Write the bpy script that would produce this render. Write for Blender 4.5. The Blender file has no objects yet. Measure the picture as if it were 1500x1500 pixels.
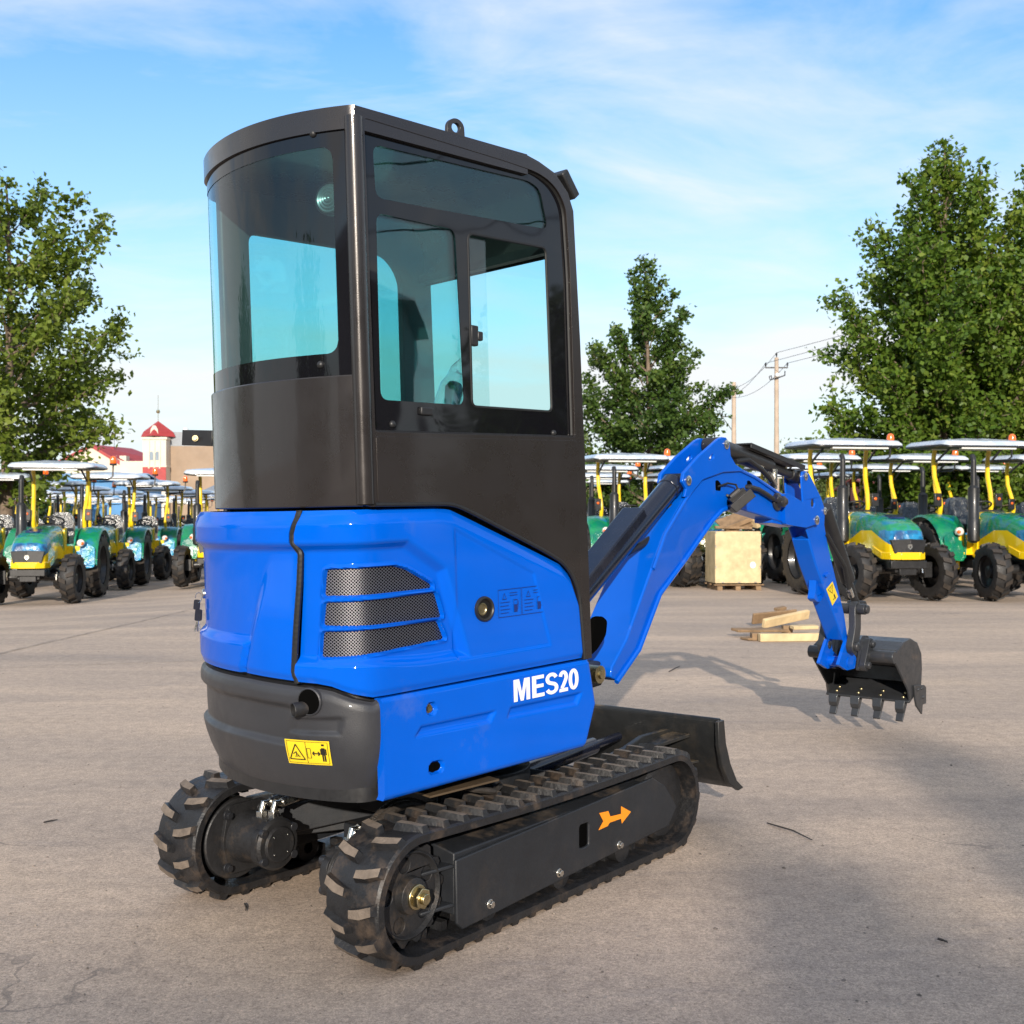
import bpy, bmesh, math, random
import numpy as np
from mathutils import Vector, Matrix, geometry
PI = math.pi
SC = bpy.context.scene
COL = SC.collection
rnd = random.Random(7)

# ------------------------------------------------------------------ camera survey
FPX, CX, CY, CAMH = 1640.0, 750.0, 770.0, 1.25          # focal length and horizon of the 1500 px photograph
def at(px, py, Y): return Vector(((px-CX)/FPX*Y, Y, CAMH-(py-CY)/FPX*Y))
def proj(p): return CX+FPX*p[0]/p[1], CY-FPX*(p[2]-CAMH)/p[1]

# ------------------------------------------------------------------ materials
def newmat(name):
    m = bpy.data.materials.new(name); m.use_nodes = True
    nt = m.node_tree; nt.nodes.clear()
    o = nt.nodes.new('ShaderNodeOutputMaterial')
    return m, nt, o
def nd(nt, t, **kw):
    n = nt.nodes.new(t)
    for k, v in kw.items():
        if hasattr(n, k): setattr(n, k, v)
        else: n.inputs[k].default_value = v
    return n
def ramp(nt, fac, stops):
    r = nt.nodes.new('ShaderNodeValToRGB')
    e = r.color_ramp.elements
    while len(e) < len(stops): e.new(.5)
    for i, (p, c) in enumerate(stops):
        e[i].position = p; e[i].color = c if len(c) == 4 else (*c, 1)
    nt.links.new(fac, r.inputs[0]); return r.outputs[0]
def mixc(nt, fac, a, b, mode='MIX'):
    m = nt.nodes.new('ShaderNodeMix'); m.data_type = 'RGBA'; m.blend_type = mode
    for s, v in ((m.inputs[0], fac), (m.inputs[6], a), (m.inputs[7], b)):
        if hasattr(v, 'node'): nt.links.new(v, s)
        elif isinstance(v, (int, float)): s.default_value = v
        else: s.default_value = (*v, 1) if len(v) == 3 else v
    return m.outputs[2]
def math_(nt, op, a, b=None, c=None):
    m = nt.nodes.new('ShaderNodeMath'); m.operation = op
    for i, v in enumerate((a, b, c)):
        if v is None: continue
        if hasattr(v, 'node'): nt.links.new(v, m.inputs[i])
        else: m.inputs[i].default_value = v
    return m.outputs[0]
def noise(nt, vec, scale, detail=4, rough=.55, dist=0):
    n = nd(nt, 'ShaderNodeTexNoise'); n.inputs['Scale'].default_value = scale
    n.inputs['Detail'].default_value = detail; n.inputs['Roughness'].default_value = rough
    n.inputs['Distortion'].default_value = dist
    if vec is not None: nt.links.new(vec, n.inputs['Vector'])
    return n.outputs['Fac']
def objco(nt): return nt.nodes.new('ShaderNodeTexCoord').outputs['Object']
def pbr(name, col, rough=.5, metal=0., coat=0., var=.12, vs=6, rvar=.12, bump=0., bs=150, dust=0., dustcol=(.30,.22,.15), ds=5, spec=.5, dust_up=False, bdet=6):
    m, nt, o = newmat(name)
    b = nd(nt, 'ShaderNodeBsdfPrincipled'); nt.links.new(b.outputs[0], o.inputs[0])
    co = objco(nt)
    n1 = noise(nt, co, vs, 5, .6)
    lo = tuple(c*(1-var) for c in col); hi = tuple(min(1, c*(1+var)) for c in col)
    c = ramp(nt, n1, [(.3, lo), (.7, hi)])
    if dust > 0:
        n2 = noise(nt, co, ds, 8, .68)
        f = ramp(nt, n2, [(.62-.35*dust, (0,0,0)), (.80-.15*dust, (1,1,1))])
        if dust_up:
            g = nt.nodes.new('ShaderNodeNewGeometry'); sx = nt.nodes.new('ShaderNodeSeparateXYZ')
            nt.links.new(g.outputs['Normal'], sx.inputs[0])
            up = ramp(nt, sx.outputs[2], [(.25, (.12,.12,.12)), (.75, (1,1,1))])
            f = mixc(nt, 1., f, up, 'MULTIPLY')
        f = math_(nt, 'MULTIPLY', f, min(1, .35+.6*dust))
        c = mixc(nt, f, c, dustcol)
    nt.links.new(c, b.inputs['Base Color'])
    b.inputs['Metallic'].default_value = metal
    b.inputs['Coat Weight'].default_value = coat; b.inputs['Coat Roughness'].default_value = .06
    b.inputs['Specular IOR Level'].default_value = spec
    n3 = noise(nt, co, vs*3, 6, .65)
    r = nt.nodes.new('ShaderNodeMapRange'); nt.links.new(n3, r.inputs[0])
    r.inputs[1].default_value = .3; r.inputs[2].default_value = .7
    r.inputs[3].default_value = max(.03, rough-rvar); r.inputs[4].default_value = min(1, rough+rvar)
    nt.links.new(r.outputs[0], b.inputs['Roughness'])
    if bump > 0:
        bp = nd(nt, 'ShaderNodeBump'); bp.inputs['Strength'].default_value = bump; bp.inputs['Distance'].default_value = .01
        nt.links.new(noise(nt, co, bs, bdet, .6), bp.inputs['Height']); nt.links.new(bp.outputs[0], b.inputs['Normal'])
    return m
def glass(name, tint, refl=1.0, wav=0.):
    m, nt, o = newmat(name)
    t = nd(nt, 'ShaderNodeBsdfTransparent'); t.inputs[0].default_value = (*tint, 1)
    g = nd(nt, 'ShaderNodeBsdfGlossy'); g.inputs['Roughness'].default_value = .01
    g.inputs[0].default_value = (.95, .97, 1, 1)
    ge = nt.nodes.new('ShaderNodeNewGeometry'); dt = nt.nodes.new('ShaderNodeVectorMath'); dt.operation = 'DOT_PRODUCT'
    nt.links.new(ge.outputs['Incoming'], dt.inputs[0]); nt.links.new(ge.outputs['Normal'], dt.inputs[1])
    # Schlick reflectance of a thin sheet, the same from both sides
    sc_ = math_(nt, 'POWER', math_(nt, 'SUBTRACT', 1., math_(nt, 'ABSOLUTE', dt.outputs['Value'])), 5.)
    f = math_(nt, 'MULTIPLY', math_(nt, 'ADD', math_(nt, 'MULTIPLY', sc_, .94), .055), refl)
    if wav > 0:
        bp = nd(nt, 'ShaderNodeBump'); bp.inputs['Strength'].default_value = wav; bp.inputs['Distance'].default_value = .01
        nt.links.new(noise(nt, objco(nt), 3.2, 2, .5), bp.inputs['Height'])
        nt.links.new(bp.outputs[0], g.inputs['Normal'])
    mx = nd(nt, 'ShaderNodeMixShader'); nt.links.new(f, mx.inputs[0])
    nt.links.new(t.outputs[0], mx.inputs[1]); nt.links.new(g.outputs[0], mx.inputs[2])
    nt.links.new(mx.outputs[0], o.inputs[0]); return m
def film(name, a, b, c, scale=3.):
    """crinkled shrink film over paint: patchy colour, sharp wrinkles, glossy"""
    m, nt, o = newmat(name)
    p = nd(nt, 'ShaderNodeBsdfPrincipled'); nt.links.new(p.outputs[0], o.inputs[0])
    co = objco(nt)
    n1 = noise(nt, co, scale, 3, .6, .6)
    nt.links.new(ramp(nt, n1, [(.36, a), (.52, b), (.66, c)]), p.inputs['Base Color'])
    p.inputs['Roughness'].default_value = .16; p.inputs['Coat Weight'].default_value = .4; p.inputs['Coat Roughness'].default_value = .08
    bp = nd(nt, 'ShaderNodeBump'); bp.inputs['Strength'].default_value = .6; bp.inputs['Distance'].default_value = .03
    nt.links.new(noise(nt, co, 9, 6, .6, 1.5), bp.inputs['Height']); nt.links.new(bp.outputs[0], p.inputs['Normal'])
    return m

M = {}
M['blue']   = pbr('blue_paint', (.0003, .098, .58), .24, 0, .6, .05, 3, .05, bump=.03, bs=240, spec=0., dust=.03, ds=5, dustcol=(.10,.16,.42))
M['blue2']  = pbr('boom_blue_paint', (.0003, .093, .54), .36, 0, .42, .05, 4, .08, bump=.04, bs=160, dust=.04, ds=9, dustcol=(.12,.18,.42), spec=.08)
M['cab']    = pbr('brown_grey_metallic', (.029, .0245, .0235), .30, .3, .40, .08, 3, .08, bump=.05, bs=420)
M['weight'] = pbr('counterweight_grey', (.034, .035, .040), .48, .1, .12, .14, 4, .1, bump=.12, bs=320, dust=.10, ds=3.5, dustcol=(.16,.14,.13))
M['frit']   = pbr('window_black_border', (.006, .006, .008), .04, 0, 0, .05, 3, .01, bump=.3, bs=4, bdet=1)
M['seal']   = pbr('black_rubber_seal', (.012, .012, .012), .5, 0, 0, .2, 60, .1)
M['black']  = pbr('black_plastic', (.016, .016, .017), .45, 0, 0, .2, 20, .1)
M['blackmetal'] = pbr('black_painted_steel', (.022, .023, .027), .42, .2, .1, .2, 8, .12, bump=.06, bs=200, dust=.16, ds=7, dustcol=(.22,.16,.11))
M['framem'] = pbr('track_frame_paint', (.017, .019, .023), .5, .1, 0, .16, 7, .1, bump=.1, bs=260, dust=.26, ds=6, dust_up=True)
M['navy']   = pbr('cylinder_navy', (.010, .013, .026), .25, .2, .5, .1, 6, .08)
M['dozer']  = pbr('dozer_grey', (.016, .017, .018), .45, .15, .1, .15, 6, .12, bump=.08, bs=200, dust=.30, ds=7, dust_up=True, dustcol=(.36,.26,.15))
M['bucket'] = pbr('bucket_grey', (.032, .034, .038), .42, .2, .15, .18, 7, .12, bump=.08, bs=160, dust=.10, ds=8, dustcol=(.22,.15,.1))
M['rubber'] = pbr('track_rubber', (.013, .013, .0145), .5, 0, 0, .3, 12, .14, bump=.35, bs=60, dust=.26, ds=9, dustcol=(.17,.115,.075))
M['lugtop'] = pbr('dusty_lug_face', (.15, .118, .092), .8, 0, 0, .35, 25, .1, bump=.3, bs=90)
M['steel']  = pbr('bright_steel', (.62, .60, .55), .28, 1, 0, .12, 30, .1)
M['zinc']   = pbr('yellow_zinc', (.50, .42, .24), .32, 1, 0, .25, 30, .1)
M['darksteel'] = pbr('dark_cast_steel', (.028, .028, .030), .5, .4, 0, .25, 14, .12, bump=.2, bs=120, dust=.22, ds=10, dustcol=(.17,.12,.08))
M['hose']   = pbr('spiral_hose', (.050, .042, .036), .55, 0, 0, .3, 40, .1, bump=.4, bs=140, dust=.15, ds=20)
M['yellowdecal'] = pbr('yellow_sticker', (.80, .58, .02), .35, 0, .2, .05, 8, .05)
M['orange'] = pbr('orange_sticker', (.95, .30, .01), .4, 0, .1, .06, 8, .05)
M['white']  = pbr('white_lettering', (.82, .82, .82), .35, 0, .2, .04, 8, .05)
M['ink']    = pbr('black_print', (.015, .013, .010), .5, 0, 0, .1, 8, .05)
M['inkblue']= pbr('dark_blue_print', (.004, .022, .16), .4, 0, .3, .1, 8, .05)
M['glass']  = glass('teal_tinted_glass', (.60, .875, .865), 1.0, .12)
M['glassclear'] = glass('pale_sliding_glass', (.90, .97, .97), .9)
M['holeshade'] = pbr('painted_hole_shade', (.003, .003, .003), .9, spec=0.)  # flat black that stands in for the shade inside holes
M['seatm']  = pbr('seat_vinyl', (.02, .02, .022), .5)
M['lamp']   = pbr('lamp_lens', (.10, .12, .12), .32, .3, .6, .1, 40, .05)
M['interior'] = pbr('cab_lining', (.055, .06, .065), .6)
def grille_mat():
    m, nt, o = newmat('perforated_grille')
    p = nd(nt, 'ShaderNodeBsdfPrincipled'); nt.links.new(p.outputs[0], o.inputs[0])
    uv = nt.nodes.new('ShaderNodeTexCoord').outputs['UV']
    sx = nt.nodes.new('ShaderNodeSeparateXYZ'); nt.links.new(uv, sx.inputs[0])
    W, Hh = .0128, .0092
    def cell(ox, oy):
        a = math_(nt, 'SUBTRACT', math_(nt, 'FRACT', math_(nt, 'ADD', math_(nt, 'DIVIDE', sx.outputs[0], W), ox)), .5)
        b = math_(nt, 'SUBTRACT', math_(nt, 'FRACT', math_(nt, 'ADD', math_(nt, 'DIVIDE', sx.outputs[1], Hh), oy)), .5)
        return math_(nt, 'ADD', math_(nt, 'ABSOLUTE', a), math_(nt, 'ABSOLUTE', b))
    d = math_(nt, 'MINIMUM', cell(0, 0), cell(.5, .5))
    hole = math_(nt, 'LESS_THAN', d, .385)
    nt.links.new(mixc(nt, hole, (.30, .30, .32), (.004, .004, .006)), p.inputs['Base Color'])  # perforations are not cut; their shade is painted as black cells
    nt.links.new(math_(nt, 'SUBTRACT', 1., hole), p.inputs['Metallic'])
    nt.links.new(math_(nt, 'ADD', math_(nt, 'MULTIPLY', hole, .4), .5), p.inputs['Roughness'])
    nt.links.new(math_(nt, 'MULTIPLY', math_(nt, 'SUBTRACT', 1., hole), .5), p.inputs['Specular IOR Level'])
    bp = nd(nt, 'ShaderNodeBump'); bp.inputs['Strength'].default_value = .5; bp.inputs['Distance'].default_value = .003
    nt.links.new(d, bp.inputs['Height']); nt.links.new(bp.outputs[0], p.inputs['Normal'])
    return m
M['grille'] = grille_mat()

# ------------------------------------------------------------------ mesh builder
class MB:
    def __init__(s): s.v = []; s.f = []; s.m = []; s.uv = {}; s.cur = 0
    def add(s, vs, fs, mi=None):
        o = len(s.v); s.v += [tuple(p) for p in vs]
        for f in fs: s.f.append(tuple(i+o for i in f)); s.m.append(s.cur if mi is None else mi)
        return o
    def box(s, c, size, R=None, mi=None, taper=1.):
        hx, hy, hz = size[0]/2, size[1]/2, size[2]/2
        P = []
        for z in (-hz, hz):
            k = taper if z > 0 else 1.
            P += [Vector((-hx*k, -hy*k, z)), Vector((hx*k, -hy*k, z)), Vector((hx*k, hy*k, z)), Vector((-hx*k, hy*k, z))]
        if R is not None: P = [R @ p for p in P]
        c = Vector(c); s.add([c+p for p in P], [(0,3,2,1),(4,5,6,7),(0,1,5,4),(1,2,6,5),(2,3,7,6),(3,0,4,7)], mi)
    def hexa(s, P, mi=None):
        s.add(P, [(0,3,2,1),(4,5,6,7),(0,1,5,4),(1,2,6,5),(2,3,7,6),(3,0,4,7)], mi)
    def bar(s, a, b, w, h, up=Vector((0,0,1)), mi=None):
        a, b = Vector(a), Vector(b); d = (b-a); L = d.length; d.normalize()
        x = d.cross(up)
        if x.length < 1e-5: x = d.cross(Vector((1,0,0)))
        x.normalize(); y = x.cross(d)
        R = Matrix((x, d, y)).transposed()
        s.box((a+b)/2, (w, L, h), R, mi)
    def tube(s, pts, r, n=10, cap=True, mi=None):
        pts = [Vector(p) for p in pts]; k = len(pts)
        rs = r if isinstance(r, (list, tuple)) else [r]*k
        prev = None; V = []
        for i, p in enumerate(pts):
            t = (pts[min(i+1, k-1)]-pts[max(i-1, 0)])
            if t.length < 1e-9: t = Vector((0,0,1))
            t.normalize()
            if prev is None: x = t.orthogonal().normalized()
            else:
                x = prev - t*prev.dot(t)
                x = x.normalized() if x.length > 1e-6 else t.orthogonal().normalized()
            prev = x; y = t.cross(x)
            for j in range(n):
                a = 2*PI*j/n; V.append(p+(x*math.cos(a)+y*math.sin(a))*rs[i])
        F = []
        for i in range(k-1):
            for j in range(n):
                F.append((i*n+j, i*n+(j+1) % n, (i+1)*n+(j+1) % n, (i+1)*n+j))
        if cap: F += [tuple(range(n-1, -1, -1)), tuple((k-1)*n+j for j in range(n))]
        s.add(V, F, mi)
    def cyl(s, a, b, r, n=20, mi=None, r2=None): s.tube([a, b], [r, r if r2 is None else r2], n, True, mi)
    def lathe(s, c, axis, prof, n=28, mi=None, closed=False):
        """prof: list of (radius, offset along axis)"""
        c = Vector(c); ax = Vector(axis).normalized(); x = ax.orthogonal().normalized(); y = ax.cross(x)
        V = []; k = len(prof)
        for (r, h) in prof:
            for j in range(n):
                a = 2*PI*j/n; V.append(c+ax*h+(x*math.cos(a)+y*math.sin(a))*r)
        F = []
        for i in range(k-1 if not closed else k):
            i2 = (i+1) % k
            for j in range(n): F.append((i*n+j, i*n+(j+1) % n, i2*n+(j+1) % n, i2*n+j))
        s.add(V, F, mi)
    def hexbolt(s, c, axis, r, h, mi=None):
        c = Vector(c); a = Vector(axis).normalized()
        s.tube([c-a*h*.3, c+a*h*.15], r*1.35, 16, True, mi); s.tube([c+a*h*.15, c+a*h], r, 6, True, mi)
    def dome(s, c, axis, r, h, n=16, mi=None):
        prof = [(r*math.cos(t), h*math.sin(t)) for t in [PI/2*i/6 for i in range(6)]] + [(.0005, h)]
        s.lathe(c, axis, [(r, -.01)]+prof, n, mi)
    def plate(s, outer, holes, fn, d0, d1, mi=None):
        """polygon with holes in (a,b), extruded between d0 (back) and d1 (front); fn(a,b,d) -> point"""
        def ccw(p): return p if sum(p[i][0]*p[(i+1) % len(p)][1]-p[(i+1) % len(p)][0]*p[i][1] for i in range(len(p))) > 0 else p[::-1]
        outer = ccw(outer); holes = [ccw(h)[::-1] for h in holes]
        loops = [outer]+holes; flat = [p for l in loops for p in l]
        tris = geometry.tessellate_polygon([[Vector((p[0], p[1], 0)) for p in l] for l in loops])
        n = len(flat); T = []
        for t in tris:
            a, b, c = (flat[i] for i in t)
            ar = (b[0]-a[0])*(c[1]-a[1])-(c[0]-a[0])*(b[1]-a[1])
            T.append(tuple(t) if ar > 0 else tuple(t)[::-1])
        V = [fn(a, b, d1) for a, b in flat]+[fn(a, b, d0) for a, b in flat]
        F = list(T)+[tuple(i+n for i in t[::-1]) for t in T]
        o = 0
        for l in loops:
            k = len(l)
            for i in range(k): F.append((o+i, n+o+i, n+o+(i+1) % k, o+(i+1) % k))
            o += k
        s.add(V, F, mi)
    def grid(s, fn, nu, nv, keep=None, mi=None, uvf=None, flip=False):
        V = [fn(i/nu, j/nv) for i in range(nu+1) for j in range(nv+1)]
        F = []; base = len(s.v)
        for i in range(nu):
            for j in range(nv):
                if keep and not keep((i+.5)/nu, (j+.5)/nv): continue
                q = (i*(nv+1)+j, (i+1)*(nv+1)+j, (i+1)*(nv+1)+j+1, i*(nv+1)+j+1)
                F.append(q[::-1] if flip else q)
        s.add(V, F, mi)
        if uvf:
            for i in range(nu+1):
                for j in range(nv+1): s.uv[base+i*(nv+1)+j] = uvf(i/nu, j/nv)
    def build(s, name, mats, parent=None, bevel=0., smooth=35, seg=2):
        me = bpy.data.meshes.new(name); me.from_pydata(s.v, [], s.f)
        mats = mats if isinstance(mats, (list, tuple)) else [mats]
        for m in mats: me.materials.append(m)
        me.polygons.foreach_set('material_index', s.m)
        if s.uv:
            ul = me.uv_layers.new(name='UVMap')
            for l in me.loops: ul.data[l.index].uv = s.uv.get(l.vertex_index, (0, 0))
        bm = bmesh.new(); bm.from_mesh(me); bmesh.ops.recalc_face_normals(bm, faces=bm.faces) if not s.uv else None
        bm.to_mesh(me); bm.free()
        me.polygons.foreach_set('use_smooth', [True]*len(me.polygons))
        me.set_sharp_from_angle(angle=math.radians(smooth))
        o = bpy.data.objects.new(name, me); COL.objects.link(o)
        if parent is not None: o.parent = parent
        if bevel > 0:
            b = o.modifiers.new('edge', 'BEVEL'); b.width = bevel; b.segments = seg; b.limit_method = 'ANGLE'; b.angle_limit = math.radians(40)
            b.use_clamp_overlap = True
        return o
def thing(name, label, cat, loc=(0,0,0), rz=0., group=None):
    o = bpy.data.objects.new(name, None); COL.objects.link(o)
    o.empty_display_size = .2; o.location = loc; o.rotation_euler = (0, 0, rz)
    return tag(o, label, cat, group)
def tag(o, label, cat, group=None):
    o['label'] = label; o['category'] = cat
    if group: o['group'] = group
    return o
def structure(o, kind='structure'): o['kind'] = kind; return o
def copy_thing(o, parent=None):
    c = o.copy(); COL.objects.link(c)
    if parent is not None: c.parent = parent
    for ch in list(o.children): copy_thing(ch, c)
    return c
def round_poly(P, r, seg=5):
    out = []; n = len(P)
    rr = r if isinstance(r, (list, tuple)) else [r]*n
    for i in range(n):
        a, b, c = Vector(P[i-1]), Vector(P[i]), Vector(P[(i+1) % n])
        u, v = (a-b), (c-b); lu, lv = u.length, v.length
        k = min(rr[i], lu*.49, lv*.49)
        if k < 1e-5: out.append((b.x, b.y)); continue
        p, q = b+u/lu*k, b+v/lv*k
        for t in [j/seg for j in range(seg+1)]:
            w = p*(1-t)**2+b*2*t*(1-t)+q*t*t; out.append((w.x, w.y))
    return out
def sdist(P, x, y):
    """signed distance, positive inside"""
    d = 1e9; ins = False; n = len(P); j = n-1
    for i in range(n):
        x1, y1 = P[j]; x2, y2 = P[i]
        ex, ey = x2-x1, y2-y1
        t = max(0, min(1, ((x-x1)*ex+(y-y1)*ey)/(ex*ex+ey*ey+1e-12)))
        d = min(d, math.hypot(x-x1-ex*t, y-y1-ey*t))
        if (y1 > y) != (y2 > y) and x < ex*(y-y1)/(ey+1e-12)+x1: ins = not ins
        j = i
    return d if ins else -d
def sm(a, b, x):
    t = max(0, min(1, (x-a)/(b-a))); return t*t*(3-2*t)
def pl(x, P):
    """piecewise linear"""
    if x <= P[0][0]: return P[0][1]
    for (a, va), (b, vb) in zip(P, P[1:]):
        if x <= b: return va+(vb-va)*(x-a)/(b-a+1e-12)
    return P[-1][1]

def gz(x, y):                                            # the yard falls gently to the left, away from the machine
    return -.25*sm(-2.5, -9.5, x)*sm(9., 19., y)
# ------------------------------------------------------------------ excavator frames
EC = Vector((-.185, 4.012, 0.))                          # slew centre on the ground
YU, PIT = math.radians(44.5), math.radians(2.2)
FU = Vector((math.sin(YU), math.cos(YU), 0)); RU = Vector((math.cos(YU), -math.sin(YU), 0))
CP, SP = math.cos(PIT), math.sin(PIT)
def U(u, r, z):                                          # upper-structure local -> object space of the excavator
    dz = z-.5; return FU*(u*CP-dz*SP)+RU*r+Vector((0, 0, .5+u*SP+dz*CP))
def Upx(px, py, r=.5):                                   # photo pixel on the side plane r -> (u, z)
    kx = (px-CX)/FPX
    Y = (r+EC.x*RU.x+EC.y*RU.y)/(kx*RU.x+RU.y); X = kx*Y; z = CAMH-(py-CY)/FPX*Y
    u = (X-EC.x)*FU.x+(Y-EC.y)*FU.y; dz = z-.5
    return (u*CP+dz*SP, -u*SP+dz*CP+.5)
def UP(*pts, r=.5): return [Upx(x, y, r) for x, y in pts]
YT = math.radians(38.)
FT = Vector((math.sin(YT), math.cos(YT), 0)); RT = Vector((math.cos(YT), -math.sin(YT), 0))
def T(u, r, z): return FT*u+RT*r+Vector((0, 0, z))
def Tpx(px, py, r=.475):
    kx = (px-CX)/FPX
    Y = (r+EC.x*RT.x+EC.y*RT.y)/(kx*RT.x+RT.y); X = kx*Y; z = CAMH-(py-CY)/FPX*Y
    return ((X-EC.x)*FT.x+(Y-EC.y)*FT.y, z)
EX = thing('mini_excavator', 'blue compact tracked excavator with grey cab standing in the middle of the yard', 'excavator', EC)

# plan outline of the tail: right side -> rear arc -> left side, resampled and rounded
class Wrap:
    def __init__(s, front, rr, rl, c, rho, soft, front_l=.2, soft_l=None):
        P = []; uc, rc = c
        ur = uc-math.sqrt(rho**2-(rr-rc)**2); ul = uc-math.sqrt(rho**2-(rl-rc)**2)
        n = 40; P += [(front+(ur-front)*i/n, rr) for i in range(n)]
        a0 = math.atan2(rr-rc, ur-uc); a1 = math.atan2(rl-rc, ul-uc)
        if a1 < 0: a1 += 2*PI
        P += [(uc+rho*math.cos(a0+(a1-a0)*i/80), rc+rho*math.sin(a0+(a1-a0)*i/80)) for i in range(81)]
        P += [(ul+(front_l-ul)*(i+1)/n, rl) for i in range(n)]
        s.pts = s.resample(P, .004)
        base = np.array(s.pts); sets = []
        for sf in (soft, soft if soft_l is None else soft_l):
          s.pts = [tuple(p) for p in base]; w = int(sf/.004/2)
          for _ in range(2):
            if w < 1: break
            q = np.array(s.pts); k = np.ones(2*w+1)/(2*w+1)
            pad = np.vstack([q[0]+(q[0]-q[1])*np.arange(w, 0, -1)[:, None], q, q[-1]+(q[-1]-q[-2])*np.arange(1, w+1)[:, None]])
            s.pts = list(zip(np.convolve(pad[:, 0], k, 'valid'), np.convolve(pad[:, 1], k, 'valid')))
          sets.append(np.array(s.pts))
        h = len(base)//2; m = np.clip((np.arange(len(base))-h+20)/40., 0, 1)[:, None]; s.pts = [tuple(p) for p in sets[0]*(1-m)+sets[1]*m]
        s.pts = s.resample(s.pts, .004); s.n = len(s.pts); s.L = (s.n-1)*.004
    @staticmethod
    def resample(P, st):
        P = np.array(P); d = np.r_[0, np.cumsum(np.hypot(*np.diff(P, axis=0).T))]
        t = np.arange(0, d[-1], st)
        return list(zip(np.interp(t, d, P[:, 0]), np.interp(t, d, P[:, 1])))
    def pn(s, q):
        x = max(0, min(s.n-1.001, q/.004)); i = int(x); f = x-i
        a, b = s.pts[i], s.pts[i+1]
        i0, i1 = max(0, i-2), min(s.n-1, i+3)
        tx, ty = s.pts[i1][0]-s.pts[i0][0], s.pts[i1][1]-s.pts[i0][1]; l = math.hypot(tx, ty)
        return a[0]+(b[0]-a[0])*f, a[1]+(b[1]-a[1])*f, -ty/l*-1*-1, tx/l*-1*-1
    def W(s, q, z, d=0.):
        u, r, nu, nr = s.pn(q)
        # outward normal: away from (0, .05)
        if nu*(u)+nr*(r-.05) < 0: nu, nr = -nu, -nr
        return U(u+nu*d, r+nr*d, z)
    def su(s, u):                                        # arc length of a point on the flat right side
        return s.pts[0][0]-u
    def px(s, px, py, smax=None):
        """first visible point of the wrap that projects to the pixel -> (s, z)"""
        last = None; q = 0.
        while q < (smax or s.L):
            z = 1.
            for _ in range(3):
                p = s.W(q, z)+EC; x, y = proj(p); z -= (py-y)/FPX*p.y
            x, y = proj(s.W(q, z)+EC)
            if last is not None and (last[1]-px)*(x-px) <= 0:
                t = (px-last[1])/(x-last[1]+1e-9)
                return last[0]+(q-last[0])*t, last[2]+(z-last[2])*t
            last = (q, x, z); q += .008
        return last[0], last[2]
WB = Wrap(.16, .5, -.44, (-.14, .06), .80, .13)          # blue covers
WW = Wrap(.16, .501, -.44, (-.14, .06), .799, .17)       # counterweight
WC = Wrap(.146, .5, -.29, (-.195, .105), .71, .02, soft_l=.12)       # cab

seam_top = WB.px(435, 755); seam_bot = WB.px(429, 999)
SEAM = (seam_top[0]+seam_bot[0])/2
SEAML = sorted((z, q) for q, z in [WB.px(x, y) for x, y in [(434,754),(427,782),(427,795),(435,812),(434,860),(428,985),(432,999)]])
def seam_s(z): return pl(z, SEAML)                       # the rubber seal jogs with the shoulder of the panels

# --- side cover with three grilles
TOPL = [Upx(x, y) for x, y in [(640,741),(665,745),(690,757),(800,812),(825,825),(838,840),(848,870),(856,965)]]
topfn = [(-3., 1.333)]+[(u, z) for u, z in TOPL]
def top_s(q):
    u = WB.pts[0][0]-q
    return max(pl(u, topfn)-.004, low_s(q)+.003)
low_px = [WB.px(x, y) for x, y in [(360,987),(433,999),(463,1002),(484,1006),(516,1017),(548,1022)]]
lowfn = sorted([(q, z) for q, z in low_px]+[(0., .806), (WB.su(-.70), .803), (WB.su(-.76), .803), (WB.L, low_px[0][1])])
def low_s(q): return pl(q, lowfn)
GR = [[WB.px(x, y) for x, y in P] for P in (
    [(470,834),(586,828),(604,833),(642,855),(643,863),(466,876)],
    [(468,883),(647,867),(658,906),(465,920)],
    [(465,926),(650,908),(662,938),(462,967)])]
GR = [round_poly(g, .012, 4) for g in GR]
def hp(ax, ay, bx, by, x, y):                            # distance to the right of a->b
    l = math.hypot(bx-ax, by-ay); return ((x-ax)*(by-ay)-(y-ay)*(bx-ax))/l
def cover_d(q, z, gr=True):
    u = WB.pts[0][0]-q
    ins = min(1.238-z, hp(-.633, 1.238, -.492, 1.149, u, z), hp(-.492, 1.149, -.406, .887, u, z), z-(.868+.02*sm(.7, 1.0, q)))
    d = -.024*sm(0, .030, ins)
    zt, zb = top_s(q), low_s(q)
    d -= .012*sm(.045, 0., zt-z)+.006*sm(.012, 0, zt-z)
    d -= .006*sm(.02, 0., z-zb)
    e = min(hp(-.30, 1.19, -.119, 1.107, u, z), hp(-.119, 1.107, -.048, .866, u, z), z-.864, u+.46)
    d -= .004*sm(0, .008, e)
    if gr:
        for g in GR:
            sd = sdist(g, q, z)
            if sd > -.012: d += .005*sm(-.010, -.002, sd)*sm(.004, 0, sd); d -= .017*sm(-.001, .006, sd)
    return d
def cover(name, q0f, q1f, dfn, mat, topf, lowf, parent, nu, nv, wrap):
    mb = MB()
    def f(a, b):
        z0 = .5
        # rows 0 and 1 are return flanges
        bb = (b*(nv)-1)/(nv-2); aa = (a*nu-1)/(nu-2); ed = 0.
        if bb < 0 or bb > 1 or aa < 0 or aa > 1: ed = -.03
        bb = max(0, min(1, bb)); aa = max(0, min(1, aa))
        zz = 1.05
        for _ in range(2):
            q = q0f(zz)+(q1f(zz)-q0f(zz))*aa; zz = lowf(q)+(topf(q)-lowf(q))*bb
        return wrap.W(q, zz, dfn(q, zz)+ed)
    mb.grid(f, nu, nv); return mb.build(name, mat, parent, smooth=50)
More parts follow.
